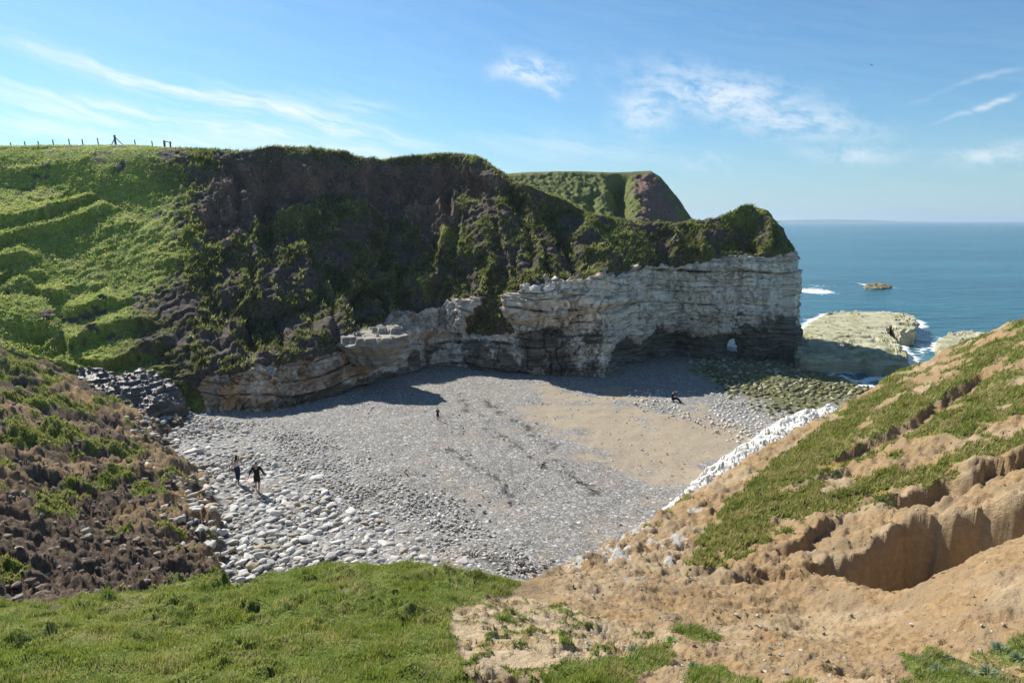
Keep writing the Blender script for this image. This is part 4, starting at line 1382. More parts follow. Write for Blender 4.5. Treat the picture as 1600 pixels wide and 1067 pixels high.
def place_stones():
    taken = {}
    CS = 0.7
    res = []

    def free(x, y, r, gap):
        ci, cj = int(x // CS), int(y // CS)
        k = int((r + 0.6) // CS) + 1
        for a in range(ci - k, ci + k + 1):
            for b in range(cj - k, cj + k + 1):
                for (u, v, s) in taken.get((a, b), ()):
                    if (u - x) ** 2 + (v - y) ** 2 < (gap * (r + s)) ** 2:
                        return False
        return True

    def add(x, y, r, kind, gap=0.8, force=False):
        if force or free(x, y, r, gap):
            taken.setdefault((int(x // CS), int(y // CS)), []).append((x, y, r))
            res.append((x, y, r, kind))
    # stones one can pick out by eye
    for (px, py, wpx, kind) in [(258, 789, 32, 'big'), (333, 817, 27, 'tan'), (396, 885, 24, 'tan'), (548, 799, 26, 'slab'), (430, 805, 24, 'white'), (289, 835, 24, 'white'), (208, 785, 22, 'tan'),
                                (177, 788, 22, 'white'), (305, 708, 24, 'white'), (493, 748, 24, 'slab'), (480, 845, 26, 'white'), (925, 758, 11, 'white'), (905, 818, 11, 'white')]:
        w = on_beach(np.array(float(px)), np.array(float(py)))
        add(w[0], w[1], wpx / F * np.linalg.norm(w - np.array([0, 0, CZ])) * 0.5, 'special_' + kind, force=True)
    for args, kind in [((BOULDER_ZONE, 5200, 0.07, 0.31, 2.6, 1, 0.62), 'boulder'), ((BOULDERS_GREEN, 2400, 0.14, 0.42, 1.6, 2, 0.74), 'green'), ((RUBBLE, 1300, 0.07, 0.24, 2.2, 4, 0.8), 'rubble'),
                       ((COBBLE_ZONE, 9000, 0.05, 0.17, 1.8, 3, 0.68), 'cobble'),
                       (([(400, 660), (700, 600), (960, 615), (1150, 650), (1150, 720), (980, 820), (850, 880), (640, 800), (420, 720)], 1300, 0.04, 0.13, 3.5, 5, 0.9), 'cobble'),
                       (([(260, 640), (330, 645), (360, 665), (320, 690), (220, 690), (190, 670)], 300, 0.12, 0.36, 1.3, 6, 0.75), 'boulder')]:
        xy, rad, gap = scatter_zone(*args)
        for (x, y), r in zip(xy, rad):
            add(x, y, r, kind, gap)
    return res


def build_stones():
    S = place_stones()
    r_ = np.random.default_rng(99)
    hi = [stone_mesh('boulder', 3 if k < 3 else 2, 500 + k, 0.42 + 0.035 * k) for k in range(8)]
    hi_me = [np_mesh('boulder', V, Fc, True) for V, Fc in hi]
    for m_ in hi_me:
        m_.materials.append(M_STONE)
    mid = [stone_mesh('cobble', 2, 600 + k, 0.6) for k in range(8)]
    lo = [stone_mesh('cobble', 1, 700 + k, 0.65) for k in range(6)]
    x = np.array([s_[0] for s_ in S])
    y = np.array([s_[1] for s_ in S])
    r = np.array([s_[2] for s_ in S])
    kind = np.array([s_[3] for s_ in S])
    bz, nz = beach_z(x, y), near_z(x, y)
    z = np.maximum(bz, np.where(nz - bz < 1.2, nz, bz))
    vis = nz - bz < 1.2
    px, py = proj(np.stack([x, y, z], -1))
    size = r / np.hypot(np.hypot(x, y), CZ - z)
    pale = np.array([(0.62, 0.60, 0.55), (0.70, 0.68, 0.63), (0.54, 0.52, 0.48), (0.66, 0.62, 0.55), (0.46, 0.44, 0.41), (0.72, 0.71, 0.68), (0.45, 0.38, 0.28)])
    greens = np.array([(0.26, 0.25, 0.11), (0.36, 0.34, 0.18), (0.19, 0.185, 0.08), (0.45, 0.42, 0.28), (0.14, 0.135, 0.065)])
    tint = pale[r_.integers(0, len(pale), len(S))] * r_.uniform(0.82, 1.08, (len(S), 1))
    gt = greens[r_.integers(0, len(greens), len(S))] * r_.uniform(0.8, 1.2, (len(S), 1))
    tint[kind == 'green'] = gt[kind == 'green']
    wht = kind == 'rubble'
    tint[wht] = np.array([0.70, 0.69, 0.65]) * r_.uniform(0.85, 1.08, (wht.sum(), 1))
    inview = vis & (px > -5) & (px < 1605)
    cand = [i for i in np.argsort(-size) if inview[i] and kind[i] in ('boulder', 'cobble') or kind[i].startswith('special')]
    cand = [i for i in cand if kind[i].startswith('special')] + [i for i in cand if not kind[i].startswith('special')][:285]
    single = set(cand)
    special_labels = {
        0: ('boulder', 'largest flat-topped white boulder lying at the edge of the brown landslip'),
        1: ('boulder', 'large tan slab-like boulder among white boulders, nearer than the walking couple'),
        2: ('boulder', 'tan oval boulder close above the grassy mound crest'),
        3: ('boulder', 'wide flat grey slab lying on the cobbles right of the walking couple'),
        4: ('boulder', 'white boulder just below the walking man in black'),
        5: ('boulder', 'round white boulder at the left edge of the boulder field'),
        6: ('boulder', 'tan boulder lying on the brown landslip left of the largest white boulder'),
        7: ('boulder', 'leftmost pale boulder on the brown landslip'),
        8: ('boulder', 'white boulder at the foot of the landslip, level with the walking woman'),
        9: ('boulder', 'flat pale slab on the grey shingle just right of the walking couple'),
        10: ('boulder', 'white rounded boulder above the highest part of the grassy mound'),
        11: ('boulder', 'bright white stone alone on the sand near the chalk ledge'),
        12: ('boulder', 'white stone alone on the grey shingle below the sand')}
    for n_, i in enumerate(cand):
        me = hi_me[(0 if i == 0 else int(r_.integers(0, 8)))]
        o = link('boulder', me)
        k = kind[i]
        sc = r[i]
        zf = 0.55 if 'slab' in k else 1.0
        o.scale = (sc, sc, sc * zf)
        o.rotation_euler = (r_.normal() * 0.12, r_.normal() * 0.12, r_.uniform(0, 6.28))
        o.location = (x[i], y[i], z[i] + sc * zf * 0.18)
        t = tint[i]
        if 'tan' in k:
            t = np.array([0.50, 0.40, 0.26])
        elif k.startswith('special'):
            t = np.array([0.70, 0.68, 0.62])
        o.color = (t[0], t[1], t[2], 1)
        if i in special_labels:
            c_, lb = special_labels[i]
            tag(o, lb, c_, 'pale boulders strewn over the beach')
        else:
            hue = 'tan' if t[0] / t[2] > 1.3 else ('white' if t.mean() > 0.62 else ('grey' if t.mean() < 0.5 else 'pale'))
            big = 'large' if size[i] * F > 10 else ('mid-sized' if size[i] * F > 7.5 else 'small')
            if py[i] < 690:
                where = 'below the dark wet ledge'
            elif px[i] < 345:
                where = 'beside the brown landslip' if py[i] < 830 else 'where the landslip meets the grassy mound'
            elif px[i] < 440:
                where = 'around the walking couple' if py[i] < 800 else 'on the near beach below the walking couple'
            elif px[i] < 560:
                where = 'on the shingle right of the couple' if py[i] < 810 else 'behind the left flank of the grassy mound'
            else:
                where = 'behind the crest of the grassy mound' if py[i] > 800 else 'alone out on the grey shingle'
            tag(o, '%s %s boulder %s' % (big, hue, where), 'boulder', 'boulders ' + where)

    def merge(name, ids, lib, label, cat):
        Vs, Fs, Cs = [], [], []
        off = 0
        for i in ids:
            V, Fc = lib[int(r_.integers(0, len(lib)))]
            a = r_.uniform(0, 6.28)
            ca, sa = math.cos(a), math.sin(a)
            W = V * r[i]
            tl = r_.normal() * 0.2
            W = np.stack([W[:, 0] * ca - W[:, 1] * sa, W[:, 0] * sa + W[:, 1] * ca, W[:, 2] + tl * W[:, 0]], -1)
            Vs.append(W + np.array([x[i], y[i], z[i] + r[i] * 0.15]))
            Fs.append(Fc + off)
            Cs.append(np.broadcast_to(tint[i], (len(V), 3)))
            off += len(V)
        me = np_mesh(name, np.vstack(Vs), np.vstack(Fs), True, {'tint': np.vstack(Cs)})
        tag(link(name, me, M_COBBLE), label, cat, kind='stuff')
    rest = [i for i in range(len(S)) if i not in single and inview[i]]
    merge('cobbles', [i for i in rest if kind[i] in ('boulder', 'cobble') and r[i] > 0.10], mid[:8] if False else lo + mid[:1], 'pale cobbles packed between the boulders', 'cobbles')
    merge('pebbles', [i for i in rest if kind[i] == 'cobble' and r[i] <= 0.10], lo, 'small pale stones scattered over the shingle', 'pebbles')
    merge('weedy_rocks', [i for i in rest if kind[i] == 'green'], lo, 'green weed-covered rocks at the edge of the sea', 'rocks')
    merge('chalk_rubble', [i for i in rest if kind[i] == 'rubble'], lo, 'white chalk rubble between the sand and the green rocks', 'rubble')


build_stones()


# ------------------------------------------------------------------ clods and stones lying on the bare ground
def build_clods():
    r_ = np.random.default_rng(31)
    X, Y, Z, gr, leftz, rightz = NR
    lib = [stone_mesh('clod', 1, 800 + k, 0.75) for k in range(6)]
    rr = np.hypot(X, Y)
    for name, zone, n, lo, hi, cols, label in [
            ('clods', leftz, 3200, 0.025, 0.19, [(0.2, 0.15, 0.11), (0.27, 0.21, 0.16), (0.40, 0.35, 0.29), (0.15, 0.11, 0.08)], 'brown clods and rock fragments strewn over the landslip'),
            ('stones', rightz, 2600, 0.012, 0.065, [(0.34, 0.24, 0.14), (0.24, 0.165, 0.1), (0.42, 0.34, 0.24), (0.5, 0.46, 0.4)], 'small stones and crumbs of clay on the bare slope')]:
        ok = (zone > 0.6) & (gr < 0.45) & (Z > beach_z(X, Y)) & (rr > 7) & (rr < 46)
        p = np.where(ok, rr ** 1.3, 0)
        p = (p / p.sum()).ravel()
        ids = r_.choice(len(p), n, p=p)
        Vs, Fs, Cs, off = [], [], [], 0
        for i in ids:
            V, Fc = lib[int(r_.integers(0, 6))]
            rad = lo + (hi - lo) * r_.random() ** 3.5
            a = r_.uniform(0, 6.28)
            ca, sa = math.cos(a), math.sin(a)
            W = V * rad
            W = np.stack([W[:, 0] * ca - W[:, 1] * sa, W[:, 0] * sa + W[:, 1] * ca, W[:, 2]], -1)
            Vs.append(W + np.array([X.flat[i], Y.flat[i], Z.flat[i] + rad * 0.2]))
            Fs.append(Fc + off)
            off += len(V)
            Cs.append(np.broadcast_to(np.array(cols[int(r_.integers(0, 4))]) * r_.uniform(0.8, 1.15), (len(V), 3)))
        tag(link(name, np_mesh(name, np.vstack(Vs), np.vstack(Fs), False, {'tint': np.vstack(Cs)}), M_COBBLE), label, kind='stuff')


build_clods()


# ------------------------------------------------------------------ turf: blades and tufts
def blades(name, B0, h, w, tint, seg, lean, mat, label, kind='stuff', wind=(0.35, -0.1)):
    n = len(B0)
    r_ = np.random.default_rng(len(B0))
    a = r_.uniform(0, 2 * math.pi, n)
    side = np.stack([np.cos(a), np.sin(a), np.zeros(n)], -1)
    b = r_.uniform(0, 2 * math.pi, n)
    ln = lean * r_.random(n)
    tip = np.stack([np.cos(b) * ln + wind[0] * lean, np.sin(b) * ln + wind[1] * lean, np.ones(n)], -1) * h[:, None]
    if seg == 1:
        V = np.stack([B0 - side * w[:, None], B0 + side * w[:, None], B0 + tip], 1)
        Fc = np.arange(3 * n).reshape(n, 3)
        k = 3
    else:
        mid = tip * np.array([0.3, 0.3, 0.6])
        V = np.stack([B0 - side * w[:, None], B0 + side * w[:, None], B0 + mid - side * w[:, None] * 0.7, B0 + mid + side * w[:, None] * 0.7, B0 + tip], 1)
        i = np.arange(n)[:, None] * 5
        Fc = np.concatenate([i + np.array([0, 1, 3]), i + np.array([0, 3, 2]), i + np.array([2, 3, 4])], 0)
        k = 5
    T = np.repeat(tint, k, 0)
    me = np_mesh(name, V.reshape(-1, 3), Fc, False, {'tint': T})
    return tag(link(name, me, mat), label, kind=kind)


def build_grass():
    r_ = np.random.default_rng(5)
    X, Y, Z, gr = NR[0], NR[1], NR[2], NR[3]
    px, py = proj(np.stack([X, Y, Z], -1))
    rr = np.hypot(X, Y)
    on = (px > -40) & (px < 1640) & (py < 1110) & (Z > beach_z(X, Y) - 0.1)

    def pick(wt, n):
        p = (wt / wt.sum()).ravel()
        i = r_.choice(len(p), n, p=p)
        a, b = np.unravel_index(i, X.shape)
        u, v = r_.random(n), r_.random(n)
        a, b = np.minimum(a, X.shape[0] - 2), np.minimum(b, X.shape[1] - 2)
        f = lambda A: A[a, b] * (1 - u) * (1 - v) + A[a + 1, b] * u * (1 - v) + A[a, b + 1] * (1 - u) * v + A[a + 1, b + 1] * u * v
        return np.stack([f(X), f(Y), f(Z)], -1)
    pal = np.array([(0.15, 0.20, 0.035), (0.20, 0.255, 0.05), (0.26, 0.30, 0.07), (0.13, 0.19, 0.035), (0.42, 0.37, 0.19), (0.50, 0.43, 0.25)])

    def tints(P, dry):
        n = len(P)
        q = P.copy()
        q[:, 2] = 0
        pat = fbm(q * 0.5, 3, 401) + 0.35 * r_.normal(size=n)
        k = np.clip(((pat + 0.6) / 1.2 * 4), 0, 3.99).astype(int)
        k = np.where(r_.random(n) < dry + 0.7 * np.clip(fbm(q * 0.8, 4, 402), -0.3, 1), r_.integers(4, 6, n), k)
        return pal[k] * r_.uniform(0.8, 1.15, (n, 1))
    # near turf, blade by blade
    cell = rr ** 2
    wt = np.where(on & (gr > 0.4) & (rr < 19), cell * gr, 0) * np.clip(14.0 / rr, 0.6, 2.0)
    P = pick(wt, 150000)
    q = P.copy()
    q[:, 2] = 0
    tus = np.clip(fbm(q * 1.3, 3, 403) * 2.2 + 0.6, 0.25, 2.2)
    h = (0.025 + 0.045 * r_.random(len(P))) * tus + 0.012
    blades('turf', P, h, 0.0045 + 0.003 * r_.random(len(P)), tints(P, 0.22) * np.array([1.1, 1.0, 0.9]), 2, 0.75, M_LEAF, 'short green turf on the foreground mound')
    wt = np.where(on & (gr > 0.6) & (rr < 17), cell, 0)
    C = pick(wt, 330)
    k = r_.integers(0, 330, 17000)
    P = C[k] + r_.normal(size=(len(k), 3)) * np.array([0.09, 0.07, 0.0])
    P[:, 2] = near_z(P[:, 0], P[:, 1])
    cs = r_.uniform(0.6, 1.5, 330)[k]
    cd_ = np.where(r_.random(330)[k] < 0.35, 0.85, 0.12)
    tt = np.where((r_.random(len(k)) < cd_)[:, None], pal[4], pal[3]) * r_.uniform(0.6, 1.1, (len(k), 1))
    blades('long_grass', P, (0.05 + 0.09 * r_.random(len(k))) * cs, 0.004 + 0.003 * r_.random(len(k)), tt, 2, 0.9, M_LEAF, 'longer grass tufts standing out of the mound turf')
    wt = np.where(on & (gr > 0.4) & (rr >= 17), cell * gr, 0) / rr
    P = pick(wt, 90000)
    h = (0.10 + 0.14 * r_.random(len(P)) ** 2) * np.where(P[:, 0] < -5, 0.6, 1.0)
    blades('slope_grass', P, h, 0.02 + 0.012 * r_.random(len(P)), tints(P, 0.45) * np.array([0.95, 0.86, 0.72]), 1, 0.8, M_LEAF, 'patchy grass on the clay slope and landslip')
    # tussocks on the far hill and headland
    P3, N3, g3, c3, V2, K2, cx, cy, ol = CL
    ok = (V2 > 0.06) & (V2 < 0.955) & (g3 > 0.45) & (K2 > -60) & (K2 < 1245)
    area = np.linalg.norm(np.cross(np.gradient(P3, axis=0), np.gradient(P3, axis=1)), axis=-1)
    p = np.where(ok, area * g3, 0)
    p = (p / p.sum()).ravel()
    i = r_.choice(len(p), 105000, p=p)
    Q = P3.reshape(-1, 3)[i] + r_.normal(size=(len(i), 3)) * np.array([0.06, 0.06, 0.02])
    lf = (K2.ravel()[i] < 330)
    h = (0.12 + 0.30 * r_.random(len(i)) ** 2.5) * np.where(lf, 0.42, 1.0)
    tn = tints(Q, 0.28) * np.array([1.15, 1.1, 0.8])
    tn = tn * np.where(lf, 1.5, 1.1)[:, None]
    oo = ol.ravel()[i][:, None] * 0.95
    tn = tn * (1 - oo) + oo * np.array([0.175, 0.165, 0.072]) * (r_.uniform(0.6, 1.4, (len(i), 1)) * np.clip(0.9 + 2.2 * fbm(Q * 0.55, 3, 405), 0.3, 2.3)[:, None])
    blades('hill_grass', Q, h, (0.05 + 0.05 * r_.random(len(i))) * np.where(lf, 0.6, 1.0), tn, 1, 0.9, M_LEAF, 'rough tussock grass over the hill and headland')


build_grass()


# ------------------------------------------------------------------ people
def skin_mesh(name, verts, edges, root=0, sub=1):
    """verts: (x, y, z, rx, ry); a continuous surface grown round the joints"""
    me = bpy.data.meshes.new(name)
    me.from_pydata([v[:3] for v in verts], edges, [])
    tmp = bpy.data.objects.new(name, me)
    COL.objects.link(tmp)
    md = tmp.modifiers.new('skin', 'SKIN')
    md.use_smooth_shade = True
    if not me.skin_vertices:
        me.skin_vertices.new()
    for i, v in enumerate(verts):
        sv = me.skin_vertices[0].data[i]
        sv.radius = (v[3], v[4] if len(v) > 4 else v[3])
        sv.use_root = (i == root)
    ss_ = tmp.modifiers.new('sub', 'SUBSURF')
    ss_.levels = ss_.render_levels = sub
    dg = bpy.context.evaluated_depsgraph_get()
    out = bpy.data.meshes.new_from_object(tmp.evaluated_get(dg))
    out.name = name
    bpy.data.objects.remove(tmp)
    bpy.data.meshes.remove(me)
    out.polygons.foreach_set('use_smooth', np.ones(len(out.polygons), bool))
    return out


def person(name, loc, yaw, H, J, mats, top, legs, hair, label, group=None):
    """J: joints of a 1.75 m figure looking along +Y; mats: skin, top, legs, hair, shoe"""
    k = H / 1.75
    root = bpy.data.objects.new(name, None)
    COL.objects.link(root)
    root.location = loc
    root.rotation_euler = (0, 0, yaw)
    root.scale = (k, k, k)
    tag(root, label, 'person', group)
    J = {a: np.array(b, float) for a, b in J.items()}
    V, E, ix = [], [], {}

    def add(nm, p, rx, ry=None, to=None):
        ix[nm] = len(V)
        V.append((p[0], p[1], p[2], rx, ry or rx))
        if to:
            E.append((ix[to], ix[nm]))
    mid = lambda a, b, t=0.5: J[a] * (1 - t) + J[b] * t
    add('pelvis', J['pelvis'], .135, .105)
    add('waist', mid('pelvis', 'chest', .45), .12, .09, 'pelvis')
    add('chest', J['chest'], .145, .105, 'waist')
    add('neck', J['neck'], .055, .055, 'chest')
    add('jaw', mid('neck', 'head', .55), .062, .07, 'neck')
    add('head', J['head'], .078, .095, 'jaw')
    add('crown', J['head'] + (J['head'] - J['neck']) * 0.38, .06, .075, 'head')
    fd = J['face'] / np.linalg.norm(J['face'])
    add('nose', J['head'] + fd * 0.105 - (J['head'] - J['neck']) * 0.15, .014, .014, 'head')
    for s in ('l', 'r'):
        add('sh' + s, J['sh' + s], .062, .06, 'chest')
        add('ua' + s, mid('sh' + s, 'el' + s), .047, .045, 'sh' + s)
        add('el' + s, J['el' + s], .038, .038, 'ua' + s)
        add('fa' + s, mid('el' + s, 'wr' + s, .4), .037, .035, 'el' + s)
        add('wr' + s, J['wr' + s], .025, .022, 'fa' + s)
        d = J['wr' + s] - J['el' + s]
        d /= np.linalg.norm(d)
        side = np.cross(d, [0, 0, 1.0])
        side = side / (np.linalg.norm(side) + 1e-6)
        palm = J['wr' + s] + d * .06
        add('pa' + s, palm, .034, .018, 'wr' + s)
        for f, (off, ln) in enumerate([(-.028, .075), (-.01, .09), (.01, .085), (.027, .065)]):
            b0 = palm + side * off + d * .035
            add('f%d%s' % (f, s), b0, .009, .009, 'pa' + s)
            add('g%d%s' % (f, s), b0 + d * ln * .5, .008, .008, 'f%d%s' % (f, s))
            add('h%d%s' % (f, s), b0 + d * ln * .85 + np.array([0, .02, -.012]), .007, .007, 'g%d%s' % (f, s))
        add('th' + s, palm - side * .045 + d * .01, .010, .010, 'pa' + s)
        add('ti' + s, palm - side * .06 + d * .045, .008, .008, 'th' + s)
        add('hi' + s, J['hi' + s], .092, .095, 'pelvis')
        add('tm' + s, mid('hi' + s, 'kn' + s, .5), .078, .08, 'hi' + s)
        add('kn' + s, J['kn' + s], .055, .057, 'tm' + s)
        add('ca' + s, mid('kn' + s, 'an' + s, .35), .054, .058, 'kn' + s)
        add('an' + s, J['an' + s], .035, .038, 'ca' + s)
    body = link('body', skin_mesh('body', V, E), mats[0], root)
    for s in ('l', 'r'):
        a = J['an' + s]
        t = J['toe' + s]
        d = (t - a) / np.linalg.norm(t - a)
        hd = a - d * .05 + np.array([0, 0, -.05])
        link('shoe', skin_mesh('shoe', [(*(a + np.array([0, 0, -.01])), .042, .045), (*hd, .04, .038), (*(a * .5 + t * .5 + np.array([0, 0, -.03])), .045, .036), (*t, .036, .028)], [(0, 1), (0, 2), (2, 3)]), mats[4], root)
        e = J['head'] + fd * .088 + np.cross(fd, [0, 0, 1.0]) * (.032 if s == 'l' else -.032) + np.array([0, 0, .01])
        link('eye', np_mesh('eye', EYE[0] * .012 + e, EYE[1]), M_EYE, root)

    def cloth(nm, items, edges, mat):
        vs = []
        for (key, g_) in items:
            if isinstance(key, tuple):
                p = mid(*key)
                r1, r2 = g_
            else:
                v = V[ix[key]]
                p, r1, r2 = v[:3], v[3] + g_, v[4] + g_
            vs.append((p[0], p[1], p[2], r1, r2))
        return link(nm, skin_mesh(nm, vs, edges), mat, root)
    slv = top[1]
    it = [('waist', .022), ('pelvis', .018), ('chest', .022), (('chest', 'neck', .55), (.075, .07))]
    ed = [(0, 1), (0, 2), (2, 3)]
    for s in ('l', 'r'):
        b = len(it)
        it += [('sh' + s, .02), ('ua' + s, .018)]
        ed += [(2, b), (b, b + 1)]
        if slv == 'long':
            it += [('el' + s, .018), ('fa' + s, .018), (('el' + s, 'wr' + s, .92), (.038, .036))]
            ed += [(b + 1, b + 2), (b + 2, b + 3), (b + 3, b + 4)]
    if slv == 'none':
        it, ed = it[:4], ed[:3]
        for s in ('l', 'r'):
            it.append((('chest', 'sh' + s, .75), (.07, .075)))
            ed.append((2, len(it) - 1))
    cloth(top[0], it, ed, mats[1])
    it, ed = [('pelvis', .016), ('waist', .012)], [(0, 1)]
    for s in ('l', 'r'):
        b = len(it)
        it += [('hi' + s, .02), ('tm' + s, .022)]
        ed += [(0, b), (b, b + 1)]
        if legs[1] == 'long':
            it += [('kn' + s, .02), ('ca' + s, .018), (('kn' + s, 'an' + s, .93), (.05, .052))]
            ed += [(b + 1, b + 2), (b + 2, b + 3), (b + 3, b + 4)]
        else:
            it += [(('hi' + s, 'kn' + s, .9), (.085, .088))]
            ed += [(b + 1, b + 2)]
    cloth(legs[0], it, ed, mats[2])
    up = (J['head'] - J['neck'])
    hv = [(*(J['head'] + up * .30 - fd * .015), .082, .092), (*(J['head'] - fd * .05 + up * .02), .076, .07), (*(J['head'] - fd * .055 - up * .35), .06, .045)]
    he = [(0, 1), (1, 2)]
    if hair == 'long':
        hv += [(*(J['neck'] - fd * .09 - up * .25), .07, .04), (*(J['neck'] - fd * .125 - up * 1.3), .05, .03)]
        he += [(2, 3), (3, 4)]
    link('hair', skin_mesh('hair', hv, he), mats[3], root)
    return root


EYE = stone_mesh('eye', 1, 3, 1.0)
M_EYE = mat_plain('eye_dark', (0.02, 0.015, 0.012), 0.3)
M_SKIN = mat_plain('skin', (0.50, 0.32, 0.23), 0.55, 0.05)
M_BLACK = mat_plain('black_cloth', (0.012, 0.013, 0.017), 0.85)
M_DARKSHORT = mat_plain('dark_brown_cloth', (0.02, 0.017, 0.013), 0.85)
M_NAVY = mat_plain('navy_denim', (0.02, 0.03, 0.085), 0.85)
M_WHITECLOTH = mat_plain('white_cotton', (0.70, 0.62, 0.62), 0.85, 0.05)
M_HAIR = mat_plain('dark_hair', (0.012, 0.009, 0.008), 0.5)
M_SHOE = mat_plain('pale_shoe', (0.45, 0.42, 0.40), 0.7)
M_DSHOE = mat_plain('dark_shoe', (0.03, 0.03, 0.03), 0.7)


def walk(arm_out, step, face=(0, 1, -0.25)):
    return dict(pelvis=(0, 0, .95), chest=(0, .02, 1.32), neck=(0, .03, 1.49), head=(0, .06, 1.62), face=face,
                shl=(-.18, .02, 1.41), shr=(.18, .02, 1.41), ell=(-.27 - arm_out, -.02, 1.17), elr=(.27 + arm_out, .0, 1.16), wrl=(-.33 - 1.7 * arm_out, .05, .95), wrr=(.34 + 1.8 * arm_out, .06, .95),
                hil=(-.09, 0, .89), hir=(.09, 0, .89), knl=(-.10, .06 + step * .5, .50), knr=(.09, .06 - step * .35, .49), anl=(-.10, step, .10), anr=(.09, -step * 1.0, .09),
                toel=(-.11, step + .17, .035), toer=(.10, -step + .17, .03))


def feet_at(px, py):
    w = on_beach(np.array(float(px)), np.array(float(py)))
    z = max(float(beach_z(w[0], w[1])), 0)
    return (w[0], w[1], z)


def build_people():
    p = feet_at(403, 772)
    person('person', (p[0], p[1], p[2] + 0.10), R(8), 1.70, walk(.04, .14), (M_SKIN, M_BLACK, M_DARKSHORT, M_HAIR, M_SHOE), ('jacket', 'long'), ('shorts', 'short'), 'short',
           'person in black jacket and dark shorts walking away over the boulders', 'people walking over the boulders')
    p = feet_at(372, 757)
    person('person', (p[0], p[1], p[2] + 0.10), R(-6), 1.62, walk(.07, .09), (M_SKIN, M_WHITECLOTH, M_NAVY, M_HAIR, M_DSHOE), ('top', 'none'), ('trousers', 'long'), 'long',
           'person with long dark hair, white top and navy trousers walking over the boulders', 'people walking over the boulders')
    p = feet_at(684, 658)
    person('person', p, R(-20), 1.05, walk(.03, .06), (M_SKIN, M_BLACK, M_DARKSHORT, M_HAIR, M_DSHOE), ('top', 'short'), ('shorts', 'short'), 'short',
           'tiny far figure in dark clothes standing alone on the shingle')
    p = feet_at(1050, 629)
    sit = dict(pelvis=(0, 0, .38), chest=(0, .06, .74), neck=(0, .10, .91), head=(0, .14, 1.04), face=(0, 1, 0.0),
               shl=(-.18, .08, .84), shr=(.18, .08, .84), ell=(-.30, .24, .78), elr=(.30, .24, .78), wrl=(-.10, .34, .98), wrr=(.10, .34, .98),
               hil=(-.09, .02, .36), hir=(.09, .02, .36), knl=(-.11, .44, .46), knr=(.11, .46, .44), anl=(-.11, .80, .13), anr=(.11, .86, .11), toel=(-.12, .98, .10), toer=(.12, 1.04, .08))
    person('person', p, R(-118), 1.72, sit, (M_SKIN, M_BLACK, M_BLACK, M_HAIR, M_DSHOE), ('jacket', 'long'), ('trousers', 'long'), 'short',
           'person in dark clothes sitting at the shadow edge with both hands raised to the face')
    V, Fc = stone_mesh('seat', 3, 77, 0.7)
    o = link('boulder', np_mesh('boulder', V, Fc, True), M_STONE)
    o.scale = (.38, .34, .3)
    o.location = (p[0] - .05, p[1] + .02, p[2] + .13)
    o.color = (.66, .64, .6, 1)
    tag(o, 'white boulder that the sitting figure rests on', 'boulder')


build_people()


# ------------------------------------------------------------------ fence on the hilltop
def box_mesh(name, segs, jit=0.0):
    """segs: list of (a, b, half width, half depth): squared timbers from a to b, ends slightly tapered"""
    V, Q = [], []
    for (a, b, w, d) in segs:
        a, b = np.array(a, float), np.array(b, float)
        t = (b - a) / np.linalg.norm(b - a)
        u = np.cross(t, [0, 1.0, 0.13])
        u /= np.linalg.norm(u)
        v = np.cross(t, u)
        o = len(V)
        for c, s in ((a, 1.0), (b - t * 0.04, 0.95), (b, 0.6)):
            for (i, j) in ((-1, -1), (1, -1), (1, 1), (-1, 1)):
                V.append(c + u * w * i * s + v * d * j * s)
        for r_ in (0, 4):
            for i in range(4):
                Q.append((o + r_ + i, o + r_ + (i + 1) % 4, o + r_ + 4 + (i + 1) % 4, o + r_ + 4 + i))
        Q.append((o + 8, o + 9, o + 10, o + 11))
        Q.append((o + 3, o + 2, o + 1, o))
    return np_mesh(name, np.array(V), np.array(Q), False)


M_POST = mat_rock('weathered_timber', (0.05, 0.04, 0.032), (0.10, 0.085, 0.07), (0.16, 0.14, 0.12), zband=1)


